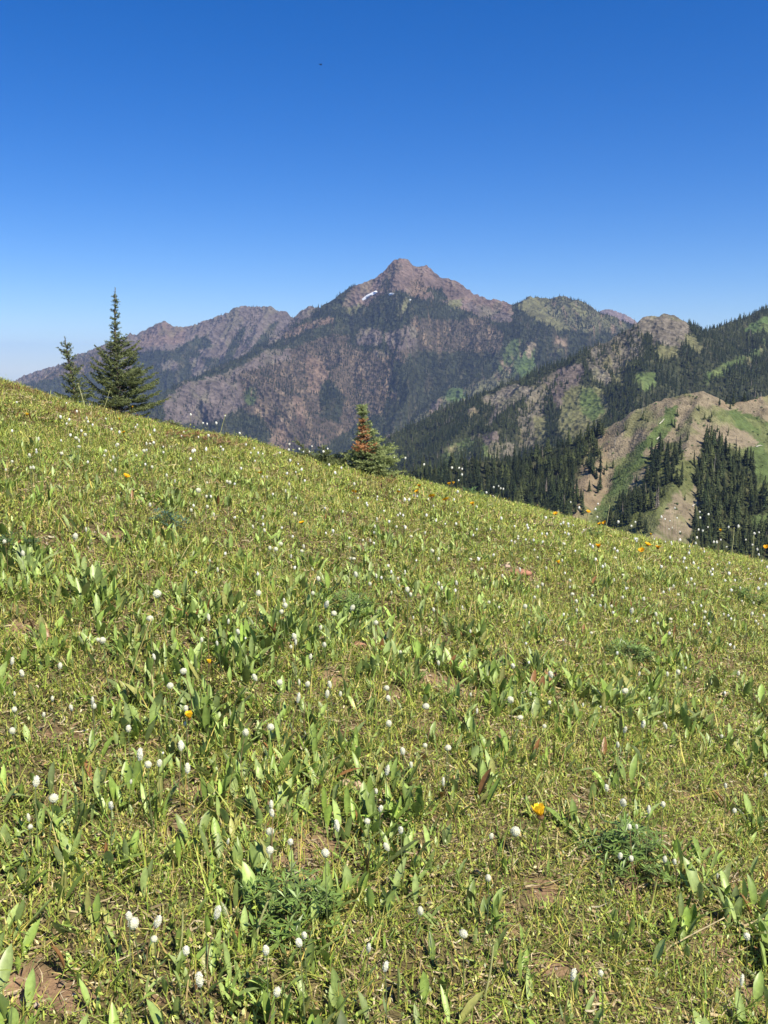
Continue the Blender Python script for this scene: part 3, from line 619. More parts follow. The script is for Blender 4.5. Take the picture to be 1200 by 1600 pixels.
LEAFSEG = 4
def leaves(cx, cy, L, W, az, lean, cv, c, zoff=0.0, petiole=.12):
    """lance-shaped leaves with a folded midrib"""
    n = len(cx); base = np.stack([cx, cy, hill(cx, cy) + zoff], -1); d = np.stack([np.cos(az), np.sin(az), 0 * az], -1); wv = np.stack([-np.sin(az), np.cos(az), 0 * az], -1)
    ts = [0, .15, .4, .65, .85]; ws = [.12, .32, .9, 1.0, .62]; V = np.zeros((n, 16, 3)); st = 1 / np.sqrt(1 + lean ** 2)
    for s, (t, ww) in enumerate(zip(ts, ws)):
        ctr = base + d * (L * (lean * t * st + cv * t * t))[:, None]; ctr[:, 2] += L * (t * st - .5 * cv * t * t)
        hw = (W * .5 * ww)[:, None]; fold = -d * hw * .45 * st[:, None]; fold[:, 2] += hw[:, 0] * .25
        V[:, 3 * s] = ctr - wv * hw + fold; V[:, 3 * s + 1] = ctr; V[:, 3 * s + 2] = ctr + wv * hw + fold
    V[:, 15] = base + d * (L * (lean * st + cv))[:, None]; V[:, 15, 2] += L * (st - .5 * cv)
    q = []
    for s in range(4): a = 3 * s; q += [[a, a + 1, a + 4, a + 3], [a + 1, a + 2, a + 5, a + 4]]
    o = (np.arange(n) * 16)[:, None, None]; Q = (np.array(q)[None] + o).reshape(-1, 4); T = (np.array([[12, 13, 15], [13, 14, 15]])[None] + o).reshape(-1, 3)
    C = np.repeat(c, 16, 0).reshape(n, 16, 3); C[:, [1, 4, 7, 10, 13]] *= 1.18
    return V.reshape(-1, 3), Q, T, C.reshape(-1, 3)
def join(parts):
    V = []; Q = []; T = []; C = []; o = 0
    for v, q, t, c in parts:
        V.append(v); C.append(c); Q.append(q + o); T.append(t + o); o += len(v)
    return np.concatenate(V), [np.concatenate(Q), np.concatenate(T)], np.concatenate(C)

def make_grass():
    P = []
    P.append(blades(int(area(1.1, 3.2) * 15000), 1.1, 3.2, 1, .050, .0026, 3, .7, .3))
    P.append(blades(int(area(3.2, 6) * 8000), 3.2, 6, 2, .055, .0036, 2, .65, .3))
    P.append(blades(int(area(6, 10.5) * 3400), 6, 10.5, 3, .06, .0056, 2, .75, .34))
    P.append(blades(int(area(10.5, 19) * 500), 10.5, 19, 4, .07, .009, 2, .6, .3))
    # fewer long blades in tufts
    P.append(blades(int(area(1.1, 4) * 520), 1.1, 4, 5, .105, .0036, 4, .75, .12))
    P.append(blades(int(area(4, 11) * 130), 4, 11, 6, .095, .0050, 3, .45, .2))
    V, F, C = join(P); print('grass', len(V))
    tag(link('meadow_grass', mesh_np('meadow_grass', V, F, C, False, [M_grass])), 'fine yellow-green grass all over the foreground meadow', 'grass', kind='stuff')
make_grass()

def make_broad():
    P = []
    for (ylo, yhi, dens, seed) in ((1.1, 3.4, 820, 21), (3.4, 6.5, 400, 22), (6.5, 11, 170, 23), (11, 18, 14, 24)):
        r = np.random.default_rng(seed); x, y = scatter(int(area(ylo, yhi) * dens), ylo, yhi, seed)
        cl = fbm(x / .45, y / .45, 221, 3); px, py = project(np.stack([x, y, hill(x, y)], -1)); upl = np.clip((1 - px / 500) * (900 - py) / 250, 0, 1)
        k = (r.random(len(x)) > bareness(x, y) * 1.1) & (r.random(len(x)) < np.clip(.62 + 1.0 * cl - .35 * upl, .06, 1)); x, y, cl = x[k], y[k], cl[k]
        m = r.integers(2, 7, len(x)); i = np.repeat(np.arange(len(x)), m); n = len(i)
        sp = r.uniform(.004, .035, n); a = r.uniform(0, 2 * pi, n); cx = x[i] + sp * np.cos(a); cy = y[i] + sp * np.sin(a)
        size = (r.uniform(.65, 1.15, len(x)) * (1 + .5 * np.clip(cl, -.5, .6)))[i]
        L = .065 * size * r.uniform(.45, 1.45, n) * (1 - .46 * sstep(2.4, 7.5, cy)); W = L * r.uniform(.13, .29, n); lean = np.abs(r.normal(.38, .48, n)); cv = np.clip(r.normal(.10, .18, n), -.05, .6)
        tone = r.random(len(x))[i][:, None]; c = np.array([.205, .300, .050]) * tone + np.array([.285, .355, .125]) * (1 - tone)
        fy = (.45 * sstep(3.5, 9, cy))[:, None]; c = c * (1 - fy) + np.array([.42, .43, .10]) * fy; c = c * (1 + r.normal(0, .28, (n, 1))).clip(.35, 1.8); yel = r.random(n) < .07; c[yel] = np.array([.30, .30, .09]) * r.uniform(.8, 1.2, (yel.sum(), 1)); brn = r.random(n) < .018; c[brn] = (.26, .13, .05)
        rd = (redness(cx, cy) * (r.random(n) < .35))[:, None]; c = c * (1 - rd) + np.array([.22, .10, .055]) * rd
        P.append(leaves(cx, cy, L, W, a + r.normal(0, .7, n), lean, cv, np.clip(c, .01, .8), -.004))
    V, F, C = join(P); print('broad', len(V))
    tag(link('broad_leaf_cover', mesh_np('broad_leaf_cover', V, F, C, True, [M_leaf])), 'upright grey-green lance-shaped leaves standing thickly in the meadow', 'ground cover', kind='stuff')
make_broad()

def make_herbs():
    # small leaflets close to the ground, and dry straw lying between them
    out = []
    for (ylo, yhi, dens, s, seed) in ((1.1, 3.2, 11000, .011, 31), (3.2, 6, 5200, .015, 32), (6, 11, 2000, .024, 33)):
        r = np.random.default_rng(seed); x, y = scatter(int(area(ylo, yhi) * dens), ylo, yhi, seed); k = r.random(len(x)) > bareness(x, y) * .95; x, y = x[k], y[k]; n = len(x)
        h = np.abs(r.normal(0, .02, n)) + .003; z = hill(x, y) + h; a = r.uniform(0, 2 * pi, n); L = s * r.uniform(.5, 1.4, n); W = L * r.uniform(.22, .5, n); up = r.uniform(-.2, 1.1, n)
        d = np.stack([np.cos(a), np.sin(a), up], -1) / np.sqrt(1 + up ** 2)[:, None]; wv = np.stack([-np.sin(a), np.cos(a), r.normal(0, .35, n)], -1); p = np.stack([x, y, z], -1)
        V = np.stack([p, p + d * (L * .5)[:, None] + wv * (W * .5)[:, None], p + d * L[:, None], p + d * (L * .5)[:, None] - wv * (W * .5)[:, None]], 1).reshape(-1, 3)
        g = np.array([[.26, .34, .05], [.34, .40, .075], [.44, .43, .10], [.20, .25, .075], [.40, .26, .10]])[r.choice(5, n, p=[.30, .30, .2, .15, .05])]
        c = np.clip(g * (1 + r.normal(0, .2, (n, 1))), .01, .8); rd = redness(x, y)[:, None] * (r.random((n, 1)) < .7); c = c * (1 - rd) + np.array([.21, .085, .045]) * rd
        out.append((V, np.arange(4 * n).reshape(-1, 4), np.zeros((0, 3), int), np.repeat(c, 4, 0)))
    V, F, C = join(out)
    tag(link('small_herbs', mesh_np('small_herbs', V, F[:1], C, False, [M_leaf])), 'tiny low leaflets of creeping herbs between the grass', 'ground cover', kind='stuff')
    out = []
    for (ylo, yhi, dens, s, seed) in ((1.1, 3.2, 5200, .033, 41), (3.2, 6, 2600, .042, 42), (6, 11, 900, .065, 43)):
        r = np.random.default_rng(seed); x, y = scatter(int(area(ylo, yhi) * dens), ylo, yhi, seed); n = len(x); br = bareness(x, y); k = r.random(n) < .55 + .45 * br * (1 - br) * 3 - .35 * (br > .9); x, y = x[k], y[k]; n = len(x)
        a = r.uniform(0, 2 * pi, n); L = s * r.uniform(.3, 1.6, n); W = s * .045 * r.uniform(.6, 3.2, n); z = hill(x, y) + np.abs(r.normal(0, .007, n)) + .002
        d = np.stack([np.cos(a), np.sin(a), r.normal(0, .22, n)], -1); wv = np.stack([-np.sin(a), np.cos(a), r.normal(0, .5, n)], -1); p = np.stack([x, y, z], -1)
        bend = (r.normal(0, .12, n) * L)[:, None]; mid = p + d * (L * .5)[:, None] + wv * bend
        V = np.stack([p - wv * W[:, None] * .5, p + wv * W[:, None] * .5, mid + wv * W[:, None] * .5, mid - wv * W[:, None] * .5, p + d * L[:, None]], 1).reshape(-1, 3)
        o = (np.arange(n) * 5)[:, None, None]; Q = (np.array([[0, 1, 2, 3]])[None] + o).reshape(-1, 4); T = (np.array([[3, 2, 4]])[None] + o).reshape(-1, 3)
        g = np.array([[.46, .38, .23], [.36, .28, .16], [.26, .17, .10], [.55, .48, .33]])[r.choice(4, n, p=[.4, .3, .2, .1])]
        out.append((V, Q, T, np.repeat(np.clip(g * (1 + r.normal(0, .15, (n, 1))), .02, .9), 5, 0)))
    V, F, C = join(out); print('litter', len(V))
    tag(link('dry_straw', mesh_np('dry_straw', V, F, C, False, [M_litter])), 'dry straw and dead leaf bits lying on the soil', 'litter', kind='stuff')
make_herbs()
def make_pebbles():
    r = np.random.default_rng(61); x, y = scatter(200000, 1.1, 9.5, 61); br = bareness(x, y); k = br > r.uniform(.25, 1.1, len(x)); x, y = x[k], y[k]; n = len(x); R_ = np.exp(r.normal(-5.9, .5, n)) * (1 + .12 * y); z = hill(x, y) - .012
    base = np.array([(1, 0, 0), (.3, .95, 0), (-.8, .6, .1), (-.8, -.6, 0), (.3, -.95, .1), (0, 0, .8), (0, 0, -.6)]); F = np.array([(0, 1, 5), (1, 2, 5), (2, 3, 5), (3, 4, 5), (4, 0, 5), (1, 0, 6), (2, 1, 6), (3, 2, 6), (4, 3, 6), (0, 4, 6)])
    V = base[None] * r.uniform(.6, 1.3, (n, 7, 3)); a = r.uniform(0, 6.28, n)[:, None]; V = np.stack([V[..., 0] * np.cos(a) - V[..., 1] * np.sin(a), V[..., 0] * np.sin(a) + V[..., 1] * np.cos(a), V[..., 2] * .8], -1) * R_[:, None, None] + np.stack([x, y, z + R_ * .4], -1)[:, None, :]
    c = np.array([[.36, .25, .17], [.24, .16, .11], [.44, .36, .28]])[r.choice(3, n, p=[.5, .35, .15])] * (1 + r.normal(0, .15, (n, 1))); T = (F[None] + (np.arange(n) * 7)[:, None, None]).reshape(-1, 3)
    tag(link('soil_crumbs', mesh_np('soil_crumbs', V.reshape(-1, 3), T, np.repeat(np.clip(c, .02, .9), 7, 0), False, [M_litter])), 'crumbs of earth and tiny pebbles on the bare soil spots', 'pebbles', kind='stuff')
make_pebbles()

# ------------------------------------------------------------------ young firs at the brow
def needles(segs, per_m, ln, wd, r, bright=1.0, dead=False):
    """flat needles round every twig segment (a, b, tip 0..1)"""
    A = np.array([q[0] for q in segs]); B = np.array([q[1] for q in segs]); tp = np.array([q[2] for q in segs]); d = B - A; L = np.linalg.norm(d, axis=1)
    k = np.maximum((L * per_m).astype(int), 2); i = np.repeat(np.arange(len(segs)), k); n = len(i); t = r.random(n); u = d[i] / L[i][:, None]
    ref = np.tile([0.0, 0, 1], (n, 1)) + .01; a = np.cross(u, ref); a /= np.linalg.norm(a, axis=1)[:, None]; b = np.cross(a, u)
    ph = r.uniform(0, 2 * pi, n); rad = a * np.cos(ph)[:, None] + b * (np.sin(ph) * .8 + .35)[:, None]; dr = rad + u * r.uniform(.3, 1.1, n)[:, None]; dr /= np.linalg.norm(dr, axis=1)[:, None]
    P = A[i] + d[i] * t[:, None]; l = (ln * r.uniform(.7, 1.2, n))[:, None]; wv = np.cross(dr, u + r.normal(0, .2, (n, 3))); wv /= np.linalg.norm(wv, axis=1)[:, None] + 1e-9
    w_ = wd * .5; V = np.stack([P - wv * w_ * .6, P + wv * w_ * .6, P + dr * l * .6 + wv * w_, P + dr * l, P + dr * l * .6 - wv * w_], 1).reshape(-1, 3)
    if dead: c = np.array([.46, .215, .09]) * (1 + r.normal(0, .28, (n, 1))); pal = r.random(n) < .12; c[pal] = np.array([.33, .27, .17])
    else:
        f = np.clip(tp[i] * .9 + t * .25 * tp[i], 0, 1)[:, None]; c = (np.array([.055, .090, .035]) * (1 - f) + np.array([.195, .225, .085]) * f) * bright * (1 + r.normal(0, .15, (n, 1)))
    F = np.arange(5 * n).reshape(-1, 5); return V, F, np.repeat(np.clip(c, .01, .9), 5, 0)
def branch(p, az, L, elev, curl, r, dens=1.0, taper=.45):
    n = 7; P = []
    for s in np.linspace(0, 1, n): P.append(p + np.array([cos(az), sin(az), 0]) * L * s * (1 - .08 * s) + np.array([0, 0, 1]) * L * (elev * s + curl * s * s))
    P = np.array(P) + r.normal(0, L * .012, (n, 3)) * np.linspace(0, 1, n)[:, None]; segs = []
    for k in range(n - 1):
        if k >= 1 or L < .12: segs.append((P[k], P[k + 1], k / (n - 1)))
    m = max(int(L / .034 * dens), 2)
    for q in range(m):
        s = .15 + .82 * (q + r.random() * .6) / m; k = min(int(s * (n - 1)), n - 2); f = s * (n - 1) - k; o = P[k] * (1 - f) + P[k + 1] * f
        side = 1 if q % 2 else -1; a2 = az + side * r.uniform(.6, 1.05); l2 = (L * taper * (1 - s) + .03) * r.uniform(.7, 1.2); e2 = r.uniform(-.05, .3) + elev * .3
        e = o + np.array([cos(a2), sin(a2), e2]) * l2; mid = (o + e) / 2 + np.array([0, 0, -.04 * l2]); segs += [(o, mid, s * .6 + .15), (mid, e, min(s * .5 + .55, 1))]
        if l2 > .07:
            for sd in (-1, 1):
                a3 = a2 + sd * r.uniform(.5, .9); l3 = l2 * r.uniform(.3, .5); o3 = o * .45 + e * .55; segs.append((o3, o3 + np.array([cos(a3), sin(a3), .15]) * l3, min(s * .5 + .5, 1)))
    return P, segs
def build_fir(label, cat, group, base, H, lean, prof, whorls, per, seed, asym=(0, 0), extra=(), deadzone=None, per_m=330, nl=.021, nw=.0042, r0=.022, bright=1.0, elev=(.75, .05), bare=0, name='fir_tree'):
    r = np.random.default_rng(seed); root = link(name, None, loc=tuple(base)); tag(root, label, cat, group)
    top = np.array([lean[0], lean[1], H]); ts = np.linspace(0, 1, 14); bow = np.array([r.normal(0, .012), 0, 0]); tr = np.array([top * t + bow * sin(pi * t) * H * 2 + (np.array([0, 0, -.08]) if t == 0 else 0) for t in ts])
    tb = Buf(); tube(tb, tr, r0 * (1 - ts) ** .8 + .0022, (.16, .125, .10), 8); gs_, ds_ = [], []
    at = lambda t: np.array([np.interp(t, ts, tr[:, q]) for q in range(3)])
    for w_ in range(whorls):
        t = .04 + .94 * (w_ / (whorls - 1)) ** .9; rad = np.interp(t, [q[0] for q in prof], [q[1] for q in prof]); nb = max(int(per * r.uniform(.8, 1.2) * (1 if t < .7 else .8)), 3); a0 = r.random() * 6.28
        for k in range(nb):
            az = a0 + 2 * pi * k / nb + r.normal(0, .2); L = rad * r.uniform(.62, 1.18) * (1 + asym[0] * cos(az - asym[1])); tt = t + r.normal(0, .012); ev = np.interp(t, [0, 1], [elev[1], elev[0]]) + r.normal(0, .07)
            if L < .015: continue
            P, sg = branch(at(tt), az, L, ev, .18, r); tube(tb, P[:5], np.linspace(.0045, .0014, 5) * (1 + L * 1.5), (.15, .12, .09), 4)
            isdead = deadzone is not None and deadzone(t, az, r); (ds_ if isdead else gs_).extend(sg)
    for (t, az, L, ev, cu) in extra:
        P, sg = branch(at(t), az, L, ev, cu, r, 1.1, .38); tube(tb, P, np.linspace(.008, .002, len(P)), (.15, .12, .09), 5); gs_.extend(sg)
    gs_.append((at(.93), at(1.0), .8))
    link('trunk', tb.mesh('trunk', [M_bark], True), root)
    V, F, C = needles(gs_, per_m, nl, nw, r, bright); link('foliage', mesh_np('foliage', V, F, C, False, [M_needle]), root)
    if ds_:
        V, F, C = needles(ds_, per_m * .9, nl * 1.05, nw * 1.1, r, 1, True); d = link('dead_foliage', mesh_np('dead_foliage', V, F, C, False, [M_litter]), root); d['label'] = 'dead rust-brown needles on the sunny side'
        bb = Buf()
        for k in range(9):
            az = -pi / 2 + r.normal(0, .7); t = r.uniform(.15, .6); P, _ = branch(at(t), az, r.uniform(.10, .2), r.uniform(-.3, .6), .1, r); tube(bb, P, np.linspace(.0035, .0012, len(P)), (.42, .37, .31), 4)
        link('bare_twigs', bb.mesh('bare_twigs', [M_bark]), root)
    return root
def spot(px, Y, dz=0):
    x = (px - 600) / FPX * Y / cos(TH) * 1.0; x = (px - 600) / FPX * (Y * cos(TH) - float(hill(x, Y)) * sin(TH)); return np.array([x, Y, float(hill(x, Y)) + dz])
def lean_to(base, px, py):
    H = top_height(base, py); return (px - 600) / FPX * (base[1] * cos(TH) - (base[2] + H) * sin(TH)) - base[0]
def top_height(base, py):
    """height that makes a stem at base reach a row of the photograph"""
    b = (800 - py) / FPX; z = base[1] * (b * cos(TH) - sin(TH)) / (cos(TH) + b * sin(TH)); return z - base[2]
b1 = spot(190, 10.9); H1 = top_height(b1, 449)
build_fir('taller fir on the left brow, thin bare spire above a wide skirt of boughs', 'fir tree', 'young firs on the brow', b1, H1, (lean_to(b1, 180, 449), 0), [(0, .28), (.08, .42), (.22, .42), (.38, .32), (.48, .24), (.56, .16), (.63, .105), (.67, .03), (.71, .085), (.75, .015), (.79, .07), (.83, .01), (.90, .055), (.93, .0), (1, .0)], 25, 6, 5,
          asym=(.20, 0), extra=[(.10, 0.05, .62, .10, .14), (.05, -.1, .70, -.12, .02), (.2, -.2, .55, .22, .1), (.2, 3.25, .44, .10, .55), (.3, 3.0, .34, .25, .4), (.12, 3.4, .42, -.02, .3), (.5, .1, .30, .4, .2), (.45, 3.1, .26, .5, .3)], per_m=420, nl=.021, nw=.0048, bright=.92)
b2 = spot(124, 12.2); H2 = top_height(b2, 526)
build_fir('smaller leaning fir with sparse whorls, left of the taller one', 'fir tree', 'young firs on the brow', b2, H2, (lean_to(b2, 101, 526), 0), [(0, .30), (.12, .32), (.2, .16), (.27, .30), (.36, .12), (.43, .23), (.52, .08), (.58, .19), (.66, .04), (.72, .15), (.78, .03), (.84, .15), (.90, .0), (1, .0)], 15, 6, 12,
          asym=(.1, 0), per_m=460, nl=.024, nw=.0052, r0=.015, bright=.95, extra=[(.8, 3.14, .13, .45, .2), (.35, 0, .28, .1, .2)])
b3 = spot(574, 8.0); H3 = top_height(b3, 634)
def dz3(t, az, r): return .28 < t < .80 and cos(az + pi / 2 + .3) > .60 and r.random() < .8
build_fir('short bushy fir at mid brow with a patch of dead rust-brown needles', 'fir tree', 'young firs on the brow', b3, H3, (lean_to(b3, 565, 634), 0), [(0, .27), (.12, .26), (.28, .19), (.45, .13), (.58, .085), (.68, .06), (.73, .02), (.78, .05), (.83, .02), (.88, .055), (.92, .015), (.96, .05), (1, .02)], 24, 9, 21,
          asym=(.22, .1), extra=[(.06, -.05, .36, .02, .05), (.16, -.2, .30, .12, .1), (.25, 3.2, .22, .05, .15), (.1, -.9, .26, -.05, .1)], deadzone=dz3, per_m=480, nl=.017, nw=.0036, r0=.016, bright=1.7, elev=(.35, .08))
def shrub(label, px, Y, n, L, seed, spread=(0, 6.28)):
    base = spot(px, Y, -.01); r = np.random.default_rng(seed); root = link('fir_shrub', None, loc=tuple(base)); tag(root, label, 'fir shrub'); tb = Buf(); sg = []
    for k in range(n):
        P, q = branch(np.zeros(3), r.uniform(*spread), L * r.uniform(.5, 1.1), r.uniform(.1, .7), .1, r, 1.2, .5); tube(tb, P, np.linspace(.006, .002, len(P)), (.15, .12, .09), 4); sg += q
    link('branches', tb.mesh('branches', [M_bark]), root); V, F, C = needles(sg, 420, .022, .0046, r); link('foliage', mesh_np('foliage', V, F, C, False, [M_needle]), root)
shrub('low sprawling fir bough on the brow, right foot of the tall fir', 254, 10.4, 10, .30, 31, (-.8, 1.6))
shrub('low fir shrub spreading left of the fir with dead needles', 510, 8.1, 14, .30, 32)

# ------------------------------------------------------------------ wildflowers
def bloom_mesh(seed, ratio, npet=110):
    """dense head of tiny white florets, height 1, standing on the origin"""
    r = np.random.default_rng(seed); b = Buf(); nu, nv = 8, 6; V = [(0, 0, 0)]; R = ratio * .5
    for j in range(1, nv):
        for i in range(nu): a = 2 * pi * i / nu; q = pi * j / nv; V.append((R * .93 * sin(q) * cos(a), R * .93 * sin(q) * sin(a), .5 - .46 * cos(q)))
    V.append((0, 0, .98)); T = [(0, 1 + (i + 1) % nu, 1 + i) for i in range(nu)] + [(len(V) - 1, 1 + (nv - 2) * nu + i, 1 + (nv - 2) * nu + (i + 1) % nu) for i in range(nu)]
    Q = [(1 + (j - 1) * nu + i, 1 + (j - 1) * nu + (i + 1) % nu, 1 + j * nu + (i + 1) % nu, 1 + j * nu + i) for j in range(1, nv - 1) for i in range(nu)]
    b.add(V, (.76, .75, .52), Q, T); g = 2.39996
    for k in range(npet):
        z = 1 - 2 * (k + .5) / npet; a = g * k; s = math.sqrt(1 - z * z); nrm = np.array([s * cos(a), s * sin(a), z * .8]); p = np.array([R * .82 * s * cos(a), R * .82 * s * sin(a), .5 - .0 + .46 * z]); nrm = nrm / np.linalg.norm(nrm) + r.normal(0, .15, 3)
        t = np.cross(nrm, [0.1, .2, 1]); t /= np.linalg.norm(t); u = np.cross(nrm, t); sz = .068 * r.uniform(.6, 1.35); e = p + nrm * (r.uniform(.0, .085) if r.random() < .93 else -.05); c = np.array([.96, .94, .79]) * r.uniform(.88, 1.02)
        b.add([e + t * sz - nrm * .02, e + u * sz - nrm * .02, e - t * sz - nrm * .02, e - u * sz - nrm * .02, e + nrm * .025], c, None, [(0, 1, 4), (1, 2, 4), (2, 3, 4), (3, 0, 4)])
    return b.mesh('bloom', [M_petal])
def stem_mesh(seed, col=(.16, .19, .07), rad=.0011, leaf=True):
    """stem of height 0.18 m ending at x = y = 0"""
    r = np.random.default_rng(seed); b = Buf(); t = np.linspace(0, 1, 7); bow = r.normal(0, .012, 2); P = np.stack([bow[0] * np.sin(pi * t), bow[1] * np.sin(pi * t), .18 * t], -1); tube(b, P, rad * (1.25 - .4 * t), col, 5)
    if leaf:
        for q in (.25, .5): a = r.uniform(0, 6.28); p = P[int(q * 6)]; d = np.array([cos(a), sin(a), 1.3]) * .022; w_ = np.array([-sin(a), cos(a), 0]) * .0028; b.add([p, p + d * .5 + w_, p + d, p + d * .5 - w_], (.13, .18, .06), [(0, 1, 2, 3)])
    return b.mesh('stem', [M_stem])
BL = [bloom_mesh(k, q) for k, q in enumerate((.56, .74, .86, 1.05, .66))]; ST = [stem_mesh(k, c) for k, c in enumerate(((.16, .19, .07), (.22, .15, .07), (.14, .18, .07)))]
def join_mesh(name, a, b, za, sa, mats):
    def read(m):
        V = np.zeros(len(m.vertices) * 3); m.vertices.foreach_get('co', V); C = np.zeros(len(m.vertices) * 4); m.color_attributes['tint'].data.foreach_get('color', C); return V.reshape(-1, 3), C.reshape(-1, 4)[:, :3], [list(p.vertices) for p in m.polygons]
    Va, Ca, Fa = read(a); Vb, Cb, Fb = read(b); V = np.vstack([Va * sa + [0, 0, za], Vb]); me = bpy.data.meshes.new(name); me.from_pydata(V.tolist(), [], Fa + [[i + len(Va) for i in f] for f in Fb]); at = me.color_attributes.new('tint', 'FLOAT_COLOR', 'POINT')
    c = np.ones((len(V), 4), np.float32); c[:, :3] = np.vstack([Ca, Cb]); at.data.foreach_set('color', c.ravel()); 
    for m in mats: me.materials.append(m)
    me.polygons.foreach_set('material_index', [0] * len(Fa) + [1] * len(Fb)); return me
SMALL = [join_mesh('white_wildflower', BL[k % 5], ST[k % 3], .176, .0195, [M_petal, M_stem]) for k in range(6)]
